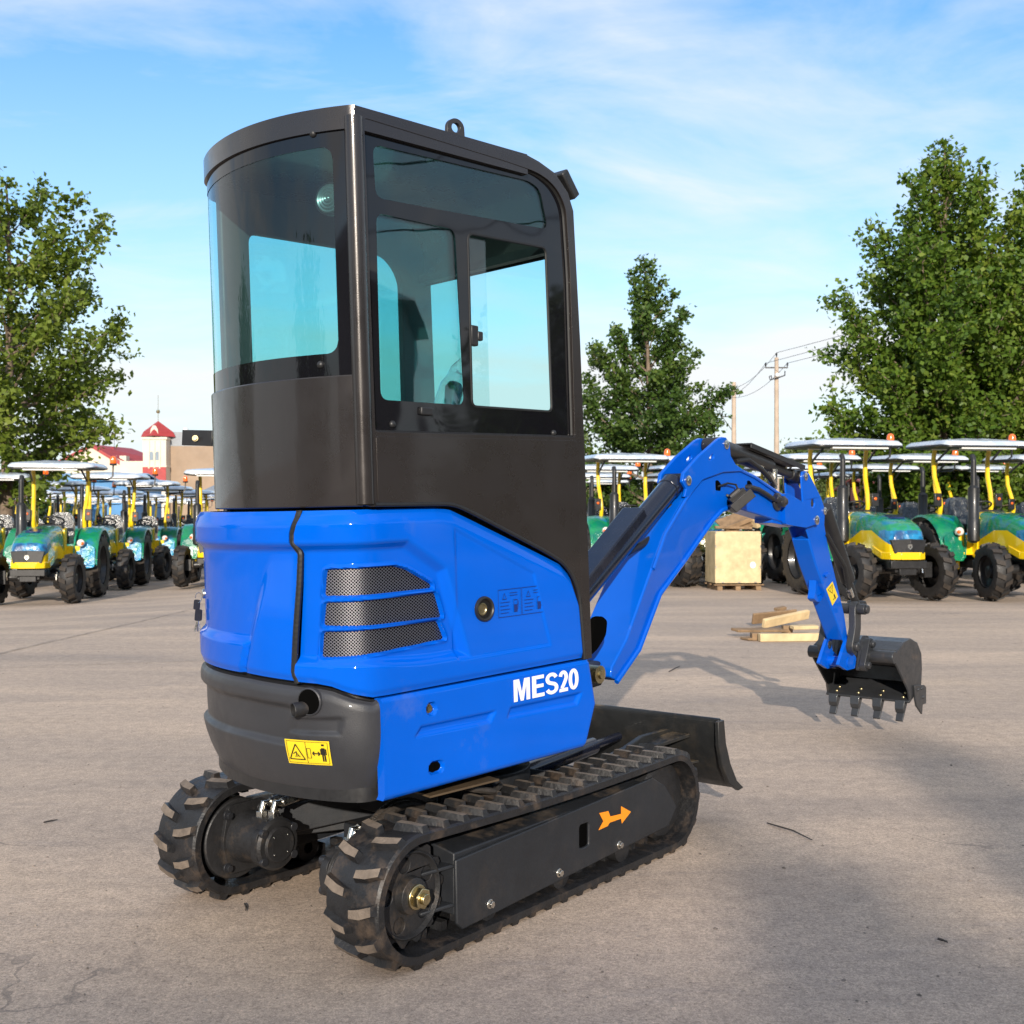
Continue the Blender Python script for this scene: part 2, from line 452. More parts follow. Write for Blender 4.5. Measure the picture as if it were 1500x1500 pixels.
side = cover('side_cover', lambda z: WB.su(.108), lambda z: seam_s(z)-.008, cover_d, M['blue'], top_s, low_s, EX, 260, 110, WB)
def hood_d(q, z):
    qa, za = hood_a; qb, zb = hood_b
    r = -hp(qa, za, qb, zb, q, z)                        # positive on the far (left) side of the crease
    d = -.024*sm(0, .030, 1.238-z)
    d += .018*sm(.004, -.035, r)*sm(1.235, .96, z)
    d += .020*sm(.03, 0., z-.935)*sm(-.012, 0, r)
    zt, zb2 = top_s(q), low_s(q)
    d -= .012*sm(.045, 0., zt-z)+.006*sm(.012, 0, zt-z); d -= .006*sm(.02, 0., z-zb2)
    return d
hood_a = WB.px(376, 841); hood_b = WB.px(352, 962)
rear = cover('rear_hood', lambda z: seam_s(z)+.010, lambda z: WB.L-.30, hood_d, M['blue'], top_s, low_s, EX, 150, 100, WB)
# grilles lie inside their recesses
for g in GR:
    qs = [p[0] for p in g]; zs = [p[1] for p in g]; q0, q1, z0, z1 = min(qs)-.004, max(qs)+.004, min(zs)-.004, max(zs)+.004
    nu, nv = int((q1-q0)/.004), int((z1-z0)/.004)
    mb = MB()
    mb.grid(lambda a, b: WB.W(q0+(q1-q0)*a, z0+(z1-z0)*b, -.024-.009), nu, nv,
            keep=lambda a, b: sdist(g, q0+(q1-q0)*a, z0+(z1-z0)*b) > -.003,
            uvf=lambda a, b: (q0+(q1-q0)*a, z0+(z1-z0)*b))
    mb.build('grille', M['grille'], side)
# rubber seal in the seam
mb = MB(); pts = []
zt = top_s(SEAM)
for i in range(90):
    z = seam_bot[1]-.004+(zt+.006-seam_bot[1])*i/89
    w = .0006*math.sin(i*2.2)
    pts.append(WB.W(seam_s(z), z, hood_d(SEAM+.02, z)*.5-.006+w))
mb.tube(pts, .0095, 8); mb.build('rubber_seal', M['seal'], EX)
# backing under the covers so that nothing shows through the gaps
mb = MB(); mb.grid(lambda a, b: WB.W(.0+(WB.L-.02)*a, .50+.50*b+.30*b*(1 if a > .45 else .6), -.05), 120, 6)
mb.build('inner_body', M['black'], EX)
# fuel filler: recessed cup in the side cover
mb = MB(); uf, zf = Upx(710, 892)
c = U(uf, .499, zf)
mb.lathe(c, RU, [(.030, .004), (.033, .007), (.037, .006), (.039, .0), (.039, -.005)], 28)
mb.lathe(c, RU, [(.030, .004), (.028, -.002), (.028, -.0035)], 28)
ff = mb.build('fuel_filler', M['black'], side)
mb = MB(); mb.lathe(c, RU, [(.028, -.0005), (.0005, -.0005)], 28); mb.build('filler_neck_shade', pbr('filler_shade_black', (.004,.004,.004), .5), ff)  # flat black disc paints the shade inside the neck
mb = MB(); mb.lathe(c-FU*.010, RU, [(.018, .0005), (.019, .003), (.015, .0035), (.013, .001), (.0005, .001)], 22); mb.build('filler_cap', M['zinc'], ff)
# fuel notice printed on the cover
mb = MB()
def line(a, b, w, mi=None, d=.0025, r0=.4965):
    (u1, z1), (u2, z2) = a, b; l = math.hypot(u2-u1, z2-z1); nx, nz = -(z2-z1)/l*w/2, (u2-u1)/l*w/2
    mb.add([U(u1+nx, r0+d, z1+nz), U(u1-nx, r0+d, z1-nz), U(u2-nx, r0+d, z2-nz), U(u2+nx, r0+d, z2+nz)], [(0,1,2,3)], mi)
def rect(u0, z0, u1, z1, w):
    line((u0-w/2, z0), (u1+w/2, z0), w); line((u0-w/2, z1), (u1+w/2, z1), w); line((u0, z0), (u0, z1), w); line((u1, z0), (u1, z1), w)
def fillr(u0, z0, u1, z1, mi=None, d=.0025, r0=.4965): mb.add([U(u0, r0+d, z0), U(u1, r0+d, z0), U(u1, r0+d, z1), U(u0, r0+d, z1)], [(0,1,2,3)], mi)
ua, za = Upx(731, 905); ub, zb = Upx(797, 868); um = (ua+ub)/2
zb = za+.085
rect(ua, za, um-.002, zb, .0016); rect(um+.002, za, ub, zb, .0016)
for k, u0 in enumerate((ua, um+.004)):
    t = [(u0+.018, zb-.03), (u0+.036, zb-.03), (u0+.027, zb-.012)]
    for i in range(3): line(t[i], t[(i+1) % 3], .0018)
    for i in range(4): line((u0+.008, za+.012+i*.011), (u0+.045+.006*(i % 2), za+.012+i*.011), .0016)
    for i in range(2): line((u0+.05, zb-.012-i*.008), (u0+.085, zb-.012-i*.008), .0016)
    x = u0+.068; fillr(x, za+.012, x+.016, za+.034); rect(x, za+.034, x+.016, za+.05, .002); line((x+.017, za+.02), (x+.021, za+.046), .002)
mb.build('fuel_notice', M['inkblue'], side)

# --- lower side panel
d1 = UP((608,1080),(617,1064),(726,1041),(718,1058)); d2 = UP((743,1052),(748,1036),(852,1014),(845,1032))
hole1, hole2 = Upx(632, 1038), Upx(639, 1124)
def lp_d(u, z):
    d = 0.
    for g in (d1, d2):
        sd = sdist(g, u, z); d -= .011*sm(-.004, .010, sd)
    h1 = math.hypot(u-hole1[0], z-hole1[1]); d -= .014*sm(.020, .016, h1)
    ex = max(0, abs(u-hole2[0])-.012); h2 = math.hypot(ex, z-hole2[1]); d -= .014*sm(.019, .015, h2)
    d -= .014*sm(.530, .500, z)**2+.006*sm(.785, .797, z)
    ub = pl(z, [(.50, .12), (.645, .18), (.793, .152)]); d -= .03*sm(.03, 0., ub-u)**2
    return d
mb = MB()
def f(a, b):
    nv, nu = 74, 190
    bb = (b*nv-1)/(nv-2); aa = (a*nu-1)/(nu-2); ed = -.03 if (bb < 0 or bb > 1 or aa < 0 or aa > 1) else 0.
    bb = max(0, min(1, bb)); aa = max(0, min(1, aa))
    z = .508+(.797-.508)*bb; ub = pl(z, [(.50, .12), (.645, .18), (.793, .152)])
    u = -.752+(ub+.752)*aa
    return U(u, .502+lp_d(u, z)+ed, z-.010*(u-.15)*sm(.54, .50, z)*-1*0)
mb.grid(f, 190, 74); lower = mb.build('lower_side_panel', M['blue'], EX, smooth=50)
mb = MB(); mb.hexbolt(U(hole1[0]-.004, .490, hole1[1]), RU, .010, .008); mb.build('bolt', M['zinc'], lower)
mb = MB(); mb.box(U(hole2[0]-.008, .490, hole2[1]), (.010, .010, .026), Matrix((FU, RU, Vector((0,0,1)))).transposed())
mb.plate(round_poly([(hole2[0]-.026, hole2[1]-.014), (hole2[0]+.026, hole2[1]-.014), (hole2[0]+.026, hole2[1]+.014), (hole2[0]-.026, hole2[1]+.014)], .013), [], lambda u, z, d: U(u, d, z), .486, .4885)
mb.build('slot_shade', M['holeshade'], lower)  # black plate paints the shade inside the slot
# lettering
def LT(x, y): return U(-.232+.306*x, .5046, .709+.069*y)
mb = MB(); W_ = .058; HY_ = .24                          # stroke width in text widths; x runs over the word, y over the height
def poly(P): mb.plate(P, [], lambda a, b, d: LT(a, b)+RU*d, -.0008, .0004)
poly([(0,0),(.052,0),(.052,.74),(.098,0),(.139,0),(.185,.74),(.185,0),(.237,0),(.237,1),(.158,1),(.1185,.36),(.079,1),(0,1)])
poly([(.272,0),(.455,0),(.455,.165),(.332,.165),(.332,.43),(.443,.43),(.443,.59),(.332,.59),(.332,.835),(.451,.835),(.451,1),(.272,1)])
def arcp(cx, cy, rx, ry, a0, a1, n): return [(cx+rx*math.cos(math.radians(a0+(a1-a0)*i/n)), cy+ry*math.sin(math.radians(a0+(a1-a0)*i/n))) for i in range(n+1)]
def ribbon(P, wx, wy, closed=False):
    """ribbon whose width is wx across and wy up, for letters drawn in a squeezed box"""
    n = len(P); A = []; B = []
    for i in range(n):
        a = P[i-1] if (i or closed) else P[i]; c = P[(i+1) % n] if (i < n-1 or closed) else P[i]
        tx, ty = (c[0]-a[0])*4.43, (c[1]-a[1]); l = math.hypot(tx, ty); nx, ny = -ty/l, tx/l
        A.append((P[i][0]+nx*wx/2, P[i][1]+ny*wy/2)); B.append((P[i][0]-nx*wx/2, P[i][1]-ny*wy/2))
    o = mb.add([LT(*q) for q in A]+[LT(*q) for q in B], [])
    for i in range(n if closed else n-1):
        j = (i+1) % n; mb.f.append((o+i, o+n+i, o+n+j, o+j)); mb.m.append(0)
ribbon(arcp(.572,.72,.068,.205,12,262,14)+arcp(.572,.285,.073,.21,78,-165,14), .058, .165)
ribbon(arcp(.755,.70,.046,.22,172,-28,12)+[(.778,.46),(.752,.30),(.728,.17)], .056, .165)
poly([(.69,0),(.824,0),(.824,.165),(.752,.165),(.70,.165),(.69,.09)])
ribbon(arcp(.919,.5,.053,.425,0,345,30), .056, .15, True)
mb.build('lettering', M['white'], lower)
# --- counterweight
cw_top = [(q, z-.006) for q, z in [WW.px(x, y) for x, y in [(360,992),(433,1004),(463,1007),(484,1011),(516,1022),(548,1027)]]]
cwt = sorted(cw_top+[(WW.su(-.745), .797), (WW.L, cw_top[0][1])])
def cw_t(q): return pl(q, cwt)
def cw_b(q): return .505-.02*sm(WW.su(-.80), WW.su(-1.2), q)
EXH = WW.px(452, 1034)
REC1 = [WW.px(x, y) for x, y in [(325,1028),(410,1034),(404,1090),(322,1068)]]
REC2 = [WW.px(x, y) for x, y in [(425,1051),(503,1051),(497,1077),(417,1074)]]
def cw_d(q, z):
    d = -.85*max(0, .72-z)**2*1.6
    d -= .02*sm(.54, .505, z)**2
    zt = cw_t(q); d -= .006*sm(.03, 0., zt-z)+.008*sm(.01, 0, zt-z)
    band = sm(SEAM-.02, SEAM+.06, q)
    d -= .018*band*sm(zt-.045, zt-.07, z)*sm(zt-.175, zt-.155, z)
    sd = sdist(REC2, q, z); d -= .010*sm(-.004, .010, sd)
    return d
mb = MB()
Q0, Q1 = WW.su(-.752), WW.L-.25
def f(a, b):
    nu, nv = 200, 90
    bb = (b*nv-1)/(nv-2); aa = (a*nu-1)/(nu-2); ed = -.04 if (bb < 0 or bb > 1 or aa < 0 or aa > 1) else 0.
    bb = max(0, min(1, bb)); aa = max(0, min(1, aa))
    q = Q0+(Q1-Q0)*aa; z = cw_b(q)+(cw_t(q)-cw_b(q))*bb
    return WW.W(q, z, cw_d(q, z)+ed)
mb.grid(f, 200, 90); cw = mb.build('counterweight', M['weight'], EX, smooth=45)
mb = MB(); pe = WW.W(EXH[0], EXH[1]-.004, -.03)+Vector((0,0,-.004)); ax = (WW.W(EXH[0]+.01, EXH[1], .1)-WW.W(EXH[0]+.01, EXH[1], 0)).normalized()
nx_ = ax.copy(); hc = WW.W(EXH[0]-.004, EXH[1]+.012, .0)
mb.lathe(hc, nx_, [(.0005, .0045), (.035, .0045)], 28, 1); mb.lathe(hc, nx_, [(.035, .0045), (.037, .0065), (.040, .004), (.042, -.006)], 28, 0)  # uncut outlet: a black disc paints its dark inside, with a real rim
mb.build('exhaust_port', [M['weight'], M['holeshade']], cw); mb = MB()
ax = (ax+Vector((-.75, .1, -.05))).normalized()
mb.lathe(pe-ax*.02, ax, [(.021, 0), (.021, .085), (.0195, .087), (.0175, .085), (.0175, .01), (.0005, .01)], 24)
mb.build('exhaust_pipe', M['darksteel'], cw)
# warning sticker with pictograms
def wpatch(mb, wrap, P, dfn, off, mi=None, n=8):
    """convex quad on a wrap: P = 4 (s,z) corners"""
    def f(a, b):
        q = (P[0][0]*(1-a)+P[1][0]*a)*(1-b)+(P[3][0]*(1-a)+P[2][0]*a)*b
        z = (P[0][1]*(1-a)+P[1][1]*a)*(1-b)+(P[3][1]*(1-a)+P[2][1]*a)*b
        return wrap.W(q, z, dfn(q, z)+off)
    mb.grid(f, n, max(2, n//2), mi=mi)
SK = [WW.px(x, y) for x, y in [(419,1119),(484,1123),(482,1086),(417,1082)]]
def sk(a, b):
    return tuple((SK[0][i]*(1-a)+SK[1][i]*a)*(1-b)+(SK[3][i]*(1-a)+SK[2][i]*a)*b for i in (0, 1))
def skd(q, z): return -.85*max(0, .72-z)**2*1.6
mb = MB(); wpatch(mb, WW, SK, skd, .0030, 0, 20)
def sline(a, b, w):
    ax_, ay_ = a[0]*1.7, a[1]; bx_, by_ = b[0]*1.7, b[1]
    l = math.hypot(bx_-ax_, by_-ay_)+1e-9; nx, ny = -(by_-ay_)/l*w/2/1.7, (bx_-ax_)/l*w/2
    wpatch(mb, WW, [sk(a[0]+nx, a[1]+ny), sk(a[0]-nx, a[1]-ny), sk(b[0]-nx, b[1]-ny), sk(b[0]+nx, b[1]+ny)], skd, .0046, 1, 4)
for a, b in [((.04,.06),(.96,.06)),((.96,.06),(.96,.94)),((.96,.94),(.04,.94)),((.04,.94),(.04,.06)),((.48,.06),(.48,.94))]: sline(a, b, .018)
for a, b in [((.07,.20),(.43,.20)),((.43,.20),(.25,.82)),((.25,.82),(.07,.20)),((.5,.28),(.5,.68)),((.58,.28),(.58,.68)),((.5,.28),(.58,.28)),((.5,.68),(.58,.68))]: sline(a, b, .045 if a[0] < .45 else .022)
for a, b in [((.2,.32),(.3,.34)),((.17,.42),(.25,.52)),((.25,.52),(.24,.36)),((.25,.45),(.32,.30))]: sline(a, b, .035)
sline((.62,.48),(.78,.48),.05); sline((.62,.48),(.66,.56),.05); sline((.62,.48),(.66,.40),.05); sline((.78,.48),(.74,.56),.05); sline((.78,.48),(.74,.40),.05)
sline((.86,.72),(.86,.42),.13); sline((.84,.44),(.84,.16),.06); sline((.885,.44),(.885,.16),.06); sline((.81,.68),(.81,.44),.045); sline((.915,.68),(.915,.44),.045); sline((.86,.80),(.86,.88),.10)
mb.build('warning_sticker', [M['yellowdecal'], M['ink']], cw)

# --- lock and hanging keys at the left edge of the rear hood
lz = 1.06; lq = min((q_*.008 for q_ in range(int(WB.L/.008))), key=lambda q_: proj(WB.W(q_, lz, hood_d(q_, lz))+EC)[0])   # leftmost point of the hood as seen
mb = MB(); lp = WB.W(lq, lz, hood_d(lq, lz)); ln = (WB.W(lq, lz, .1)-WB.W(lq, lz, 0)).normalized()
mb.lathe(lp, ln, [(.016, -.01), (.016, .006), (.011, .009), (.0005, .009)], 18); mb.build('hood_lock', M['steel'], rear)
kp = lp+ln*.016+EC
kb = thing('key_bunch', 'black keys on a ring hanging from the rear hood lock', 'keys', kp)
mb = MB(); mb.tube([Vector((.0, 0, 0))+Vector((math.cos(t)*.010-.004, .002*math.sin(t*2), -.012+math.sin(t)*.016)) for t in [2*PI*i/16 for i in range(17)]], .0013, 6); mb.build('key_ring', M['steel'], kb)
for k, (dx, dz, s_) in enumerate(((-.010, -.034, 1.), (-.006, -.068, 1.15))):
    mb = MB(); mb.plate(round_poly([(-.011*s_, -.016*s_), (.010*s_, -.018*s_), (.012*s_, .014*s_), (-.008*s_, .017*s_)], .006), [], lambda a, b, d: Vector((dx+a*.8, d+.004*k+a*.5, dz+b)), -.004, .004)
    mb.build('key_fob', M['black'], kb, bevel=.0015)
mb = MB()
for a in (-.25, -.05, .12): mb.bar(Vector((-.006, .004, -.082)), Vector((-.006+a*.05, .006, -.122)), .0025, .006)
mb.build('key_blade', M['steel'], kb)
# ------------------------------------------------------------------ cab
outer = [(-.765, 1.332), (-.785, 1.336), (-.785, 2.42), (-.10, 2.42), (-.045, 2.412), (.035, 2.386), (.088, 2.340), (.113, 2.285), (.131, 1.858), (.141, 1.405), (.150, .80), (.112, .80), (.094, 1.02), (.066, 1.085), (.02, 1.132), (-.06, 1.172), (-.385, 1.308), (-.455, 1.336), (-.52, 1.342)]
win = [(-.752, 2.400), (-.205, 2.388), (-.048, 2.380), (.030, 2.350), (.076, 2.293), (.089, 2.08), (.092, 1.540), (-.745, 1.540)]
win = round_poly(win, [.012, .05, .04, .05, .05, .05, .012, .012], 5)
low_cut = [(-.745, 1.528), (.098, 1.528), (.106, .985), (.098, 1.02), (.066, 1.085), (.02, 1.132), (-.06, 1.172), (-.385, 1.308), (-.455, 1.336), (-.745, 1.342)]
def RS(a, b, d): return U(a, d, b)
mb = MB()
# near side: ring round the window, with posts
ring_out = [p for p in outer]
mb.plate(ring_out, [win], RS, .460, .500)
frame = mb.build('cab_frame', M['cab'], EX, bevel=.012, seg=3)
# rear right corner tube and left corner tube
mb = MB()
mb.tube([U(-.778, .485, z) for z in (1.34, 1.7, 2.1, 2.40)], .026, 14)
mb.build('corner_post', M['cab'], frame)
# thin groove plate: the pressed side panel under the window
mb = MB(); mb.plate(round_poly(low_cut, [.01, .01, 0, .02, .03, .03, .06, .06, .05, .01], 4), [], RS, .492, .5025)
mb.build('cab_side_panel', M['cab'], frame, bevel=.003)
# edge trim along the cut
mb = MB(); mb.tube([U(u, .500, z) for u, z in round_poly([(-.755, 1.338), (-.46, 1.333), (-.385, 1.305), (-.06, 1.168), (.02, 1.128), (.064, 1.082), (.093, 1.018), (.111, .802)], [0, .06, .06, .08, .06, .06, .06, 0], 4)], .0065, 8)
mb.build('edge_trim', M['seal'], frame)
mb = MB(); mb.plate([(-.755, .84), (.10, .84), (.085, 1.535), (-.755, 1.535)], [], RS, .440, .448); mb.build('inner_lining', M['black'], frame)
# far side with the door opening
lwin = round_poly([(-.663, 1.545), (-.017, 1.545), (-.017, 2.16), (-.08, 2.236), (-.663, 2.232)], [.03, .03, .09, .06, .04], 5)
louter = [(-.765, .85), (-.765, 2.41), (-.10, 2.42), (.03, 2.40), (.10, 2.31), (.126, 2.15), (.14, .85)]
mb = MB(); mb.plate(louter, [lwin], RS, -.258, -.228); lf = mb.build('door_side_frame', M['interior'], EX, bevel=.006)
mb = MB(); mb.plate(lwin, [], RS, -.246, -.242); mb.build('door_window', M['glass'], lf)
# rear: sill panel, header band, curved glass
SR0, SR1 = WC.su(-.765), WC.L
def q_at_left():
    q = WC.L
    while q > 0:
        u, r, _, _ = WC.pn(q)
        if u < -.69 : return q
        q -= .01
QL = q_at_left()
sill_px = WC.px(500, 549)[1]
sill_z = WC.px(345, 566)[1]
SZ = (sill_px+sill_z)/2
mb = MB()
def wall(z0, z1, q0, q1, d0, d1, nu=60, nv=3):
    def fo(a, b): return WC.W(q0+(q1-q0)*a, z0+(z1-z0)*b, d1)
    n = nu
    P = []
    for a in range(n+1):
        q = q0+(q1-q0)*a/n
        P += [WC.W(q, z0, d0), WC.W(q, z0, d1), WC.W(q, z1, d1), WC.W(q, z1, d0)]
    F = []
    for a in range(n):
        for k in range(4): F.append((a*4+k, a*4+(k+1) % 4, (a+1)*4+(k+1) % 4, (a+1)*4+k))
    F += [(3, 2, 1, 0), tuple(n*4+k for k in range(4))]
    mb.add(P, F)
wall(1.334, SZ, WC.su(-.785)+.006, QL, -.03, .002, 70)
sill = mb.build('rear_sill_panel', M['cab'], frame, bevel=.004)
# raised seam with spot welds beside the corner post
mb = MB()
qs = WC.px(523, 650)[0]
for z in (1.36, 1.46, 1.57, 1.64): mb = MB(); mb.dome(WC.W(qs, z, .004), (WC.W(qs, z, .1)-WC.W(qs, z, 0)), .004, .002, 8); mb.build('spot_weld', M['cab'], sill)
# rear glass with black border
def clear_rear(q, z):
    return sdist(CLR, q, z)
qa, qb = WC.px(491, 400)[0], QL-.035
CLR = round_poly([(qa, SZ+.062), (qb, SZ+.062), (qb, 2.325), (qa, 2.325)], .03, 4)
def rear_sheet(d, keep): 
    mb = MB(); q0, q1 = WC.su(-.785)+.014, QL-.02
    nu, nv = 120, 90
    mb.grid(lambda a, b: WC.W(q0+(q1-q0)*a, SZ-.004+(2.37-SZ)*b, d), nu, nv, keep=lambda a, b: keep(q0+(q1-q0)*a, SZ-.004+(2.37-SZ)*b))
    return mb
def strip_ring(outerP, innerP, fn, d):
    """ring between two loops of equal structure via plate tessellation along a wrap"""
    pass
rg = rear_sheet(-.008, lambda q, z: True).build('rear_window', M['glass'], frame)
# border: built as bands that follow the glass
mb = MB(); q0, q1 = WC.su(-.785)+.014, QL-.02; zlo, zhi = SZ-.004, 2.366
def band(qA, qB, zA, zB, n, m): mb.grid(lambda a, b: WC.W(qA+(qB-qA)*a, zA(qA+(qB-qA)*a)*(1-b)+zB(qA+(qB-qA)*a)*b, -.0065), n, m)
def cz0(q):
    e = min(q-qa, qb-q); k = max(0, .035-e); return SZ+.062+(.035-math.sqrt(max(0, .035**2-k*k)))
def cz1(q):
    e = min(q-qa, qb-q); k = max(0, .035-e); return 2.325-(.035-math.sqrt(max(0, .035**2-k*k)))
band(q0, qa, lambda q: zlo, lambda q: zhi, 8, 4); band(qb, q1, lambda q: zlo, lambda q: zhi, 8, 4)
band(qa, qb, lambda q: zlo, cz0, 160, 2); band(qa, qb, cz1, lambda q: zhi, 160, 2)
mb.build('window_border', M['frit'], rg)
# side window: black border sheet with three clear openings
o_top = round_poly([(-.712, 2.340), (-.08, 2.352), (-.03, 2.335), (.003, 2.211), (-.706, 2.193)], [.03, .05, .05, .03, .03], 5)
o_l = round_poly([(-.707, 2.151), (-.408, 2.149), (-.389, 1.628), (-.710, 1.631)], .028, 5)
o_r = round_poly([(-.355, 2.147), (-.009, 2.150), (.0, 1.621), (-.358, 1.625)], .022, 5)
mb = MB(); mb.plate(win, [o_top, o_l, o_r], RS, .480, .484); sw = mb.build('side_window', M['frit'], frame)
mb = MB(); mb.plate(o_top, [], RS, .476, .479); mb.build('upper_pane', M['glass'], sw)
mb = MB(); mb.plate(o_l, [], RS, .476, .479); mb.build('fixed_pane', M['glass'], sw)
mb = MB(); mb.plate([(-.69, 1.60), (-.268, 1.60), (-.268, 2.17), (-.69, 2.17)], [], RS, .464, .469); mb.build('sliding_pane', M['glassclear'], sw)
# rubber channel lining the open half
def ringtube(P, r, d, n=6):
    mb.tube([U(a, d, b) for a, b in P+P[:2]], r, n, False)
mb = MB(); ringtube(o_r, .0045, .483); mb.build('opening_channel', M['seal'], sw)
mb = MB(); ringtube(win, .006, .486); mb.build('glazing_seal', M['seal'], sw)
lu, lz = Upx(705, 491)
mb = MB(); mb.box(U(lu-.012, .476, lz), (.030, .020, .062), Matrix((FU, RU, Vector((0,0,1)))).transposed()); mb.box(U(lu+.010, .480, lz), (.022, .016, .028), Matrix((FU, RU, Vector((0,0,1)))).transposed())
mb.build('pane_latch', M['black'], sw, bevel=.004)
lu, lz = Upx(628, 602)
mb = MB(); mb.box(U(lu, .488, lz), (.046, .014, .024), Matrix((FU, RU, Vector((0,0,1)))).transposed()); mb.build('pane_stop', M['black'], sw, bevel=.004)
for x, y in ((567,192),(769,250),(580,621),(816,634)):
    u, z = Upx(x, y); mb = MB(); mb.dome(U(u, .484, z), RU, .011, .009, 14); mb.build('window_bolt', M['black'], sw)
for x, y in ((457,195),(468,534)):
    q, z = WC.px(x, y); mb = MB(); mb.dome(WC.W(q, z, -.006), WC.W(q, z, .1)-WC.W(q, z, 0), .011, .009, 14); mb.build('window_bolt', M['black'], rg)
# roof skin, front visor and ceiling
def arc_u(r): return -.195-math.sqrt(max(0, .71**2-(r-.105)**2))
mb = MB()
RP = []
q = WC.su(-.782)
while q < WC.L:
    u, r, nu, nr = WC.pn(q)
    if nu*u+nr*(r-.05) < 0: nu, nr = -nu, -nr
    if q > WC.L*.6 and u > -.10: break
    RP.append((u+nu*.0015, r+nr*.0015)); q += .012
RP += [(-.10, RP[-1][1]), (-.10, .498), (-.782, .498)]
mb.plate(RP, [], lambda a, b, d: U(a, b, d), 2.366, 2.429)
roof = mb.build('roof', M['cab'], EX, bevel=.008, seg=3)
prof = [(-.10, 2.427), (-.045, 2.417), (.03, 2.394), (.083, 2.347), (.106, 2.287), (.115, 2.17)]
mb = MB(); r0, r1 = -.284, .497
V = []
for i, r in enumerate((r0, r1)):
    V += [U(u, r, z) for u, z in prof]+[U(u-.016, r, z-.026) for u, z in prof[::-1]]
n = 2*len(prof); F = [(j, (j+1) % n, n+(j+1) % n, n+j) for j in range(n)]+[tuple(range(n))[::-1], tuple(range(n, 2*n))]
mb.add(V, F); mb.build('roof_visor', M['cab'], roof, smooth=50)
# windscreen, its posts and struts
mb = MB(); mb.add([U(.134, -.228, 1.0), U(.130, .455, 1.0), U(.112, .455, 2.18), U(.120, -.228, 2.18)], [(0,1,2,3)]); mb.build('windscreen', M['glass'], EX)
mb = MB(); mb.bar(U(.08, -.23, 2.165), U(.06, .45, 2.165), .03, .03); mb.tube([U(.09, .42, 2.15), U(.10, .44, 1.95), U(.105, .445, 1.60)], .008, 8); mb.tube([U(.095, .40, 2.14), U(.105, .41, 1.96)], .006, 8)
mb.bar(U(.125, -.225, 1.58), U(.125, .45, 1.60), .018, .018)
mb.build('windscreen_strut', M['black'], EX)
# floor, seat, levers, lamp
mb = MB(); mb.add([U(-.76, -.23, 1.02), U(.13, -.23, 1.02), U(.13, .455, 1.02), U(-.76, .455, 1.02)], [(0,1,2,3)]); mb.build('cab_floor', M['interior'], EX)
st = MB()
Rm = Matrix((FU, -RU, Vector((0,0,1)))).transposed()
st.box(U(-.36, .02, 1.33), (.40, .44, .14), Rm); st.box(U(-.40, .02, 1.18), (.36, .36, .18), Rm)
seat = st.build('operator_seat', M['seatm'], EX, bevel=.03, seg=3)
st = MB()
st.plate(round_poly([(-.20, 1.40), (.20, 1.40), (.22, 1.62), (.17, 1.69), (-.17, 1.69), (-.22, 1.62)], .05), [], lambda a, b, d: U(-.62+d-(b-1.4)*.12, .02+a, b), -.06, .04)
st.build('seat_backrest', M['seatm'], seat, bevel=.02, seg=3)
ju, jz = Upx(662, 575, .30)
def lever(u, r, z, bag):
    j = MB(); j.tube([U(u-.015, r, z-.25), U(u-.01, r, z-.08), U(u, r, z-.03), U(u+.01, r, z+.015), U(u+.016, r, z+.03)], [.012, .013, .026, .030, .02], 12)
    return j.build('control_lever', M['black'], EX)
lever(ju, .30, jz, True); lever(ju, -.14, jz-.06, False)
bagm = glass('clear_plastic_bag', (.86, .9, .9), 1.8, .8)
bg = MB(); bg.tube([U(ju-.03, .30, jz-.16), U(ju-.02, .30, jz-.05), U(ju+.005, .30, jz+.02), U(ju+.02, .30, jz+.055), U(ju+.01, .30, jz+.075), U(ju+.05, .30, jz+.085)], [.055, .05, .042, .03, .012, .028], 14, False)
bg.build('lever_bag', bagm, EX)
# work lamp behind the rear glass
lq, lz = WC.px(458, 280)
c = WC.W(lq, lz, -.10); ax = (WC.W(lq, lz, .1)-WC.W(lq, lz, 0)).normalized()
mb = MB(); mb.lathe(c, ax, [(.005, -.06), (.03, -.05), (.045, -.01), (.047, .01), (.043, .012)], 24); wl = mb.build('work_lamp', M['black'], EX)
mb = MB()
prof = [(.043, .008)]
for i in range(9): prof += [(.042-.0046*i, .012+.0035*(i % 2)+.0012*i)]
mb.lathe(c, ax, prof+[(.0005, .024)], 24); mb.build('lamp_glass', M['lamp'], wl)
# lifting eye and front work light on the roof
eu, ez = Upx(666, 190, .42)
mb = MB(); ring = [(math.cos(t)*.030, math.sin(t)*.030) for t in [2*PI*i/28 for i in range(28)]]
hole = [(math.cos(t)*.015, math.sin(t)*.015+.002) for t in [2*PI*i/20 for i in range(20)]]
op = [(math.cos(t)*.030, math.sin(t)*.030) for t in [PI*i/14 for i in range(15)]]+[(-.032, -.05), (.032, -.05)]
zb = 2.478
mb.plate(op, [hole], lambda a, b, d: U(eu+a*.94, .42+d+a*.25, zb+b), -.006, .006); mb.build('lifting_eye', M['cab'], EX, bevel=.002)
eu, ez = Upx(829, 265, .42)
mb = MB(); A = U(.075, .43, 2.395); B = U(.118, .43, 2.335)
mb.bar(A+Vector((0,0,.02))+FU*.012, B+FU*.03+Vector((0,0,.005)), .12, .035, up=(FU+Vector((0,0,.8))).normalized()); fl = mb.build('front_work_light', M['black'], EX, bevel=.006)
mb = MB(); mb.tube([B+FU*.03, B+FU*.045+Vector((0,0,-.03)), B+FU*.03+Vector((0,0,-.06))], .006, 8); mb.box(B+FU*.045+Vector((0,0,-.025)), (.02, .02, .03)); mb.build('lamp_plug', pbr('cream_plug', (.6,.5,.42), .4), fl)
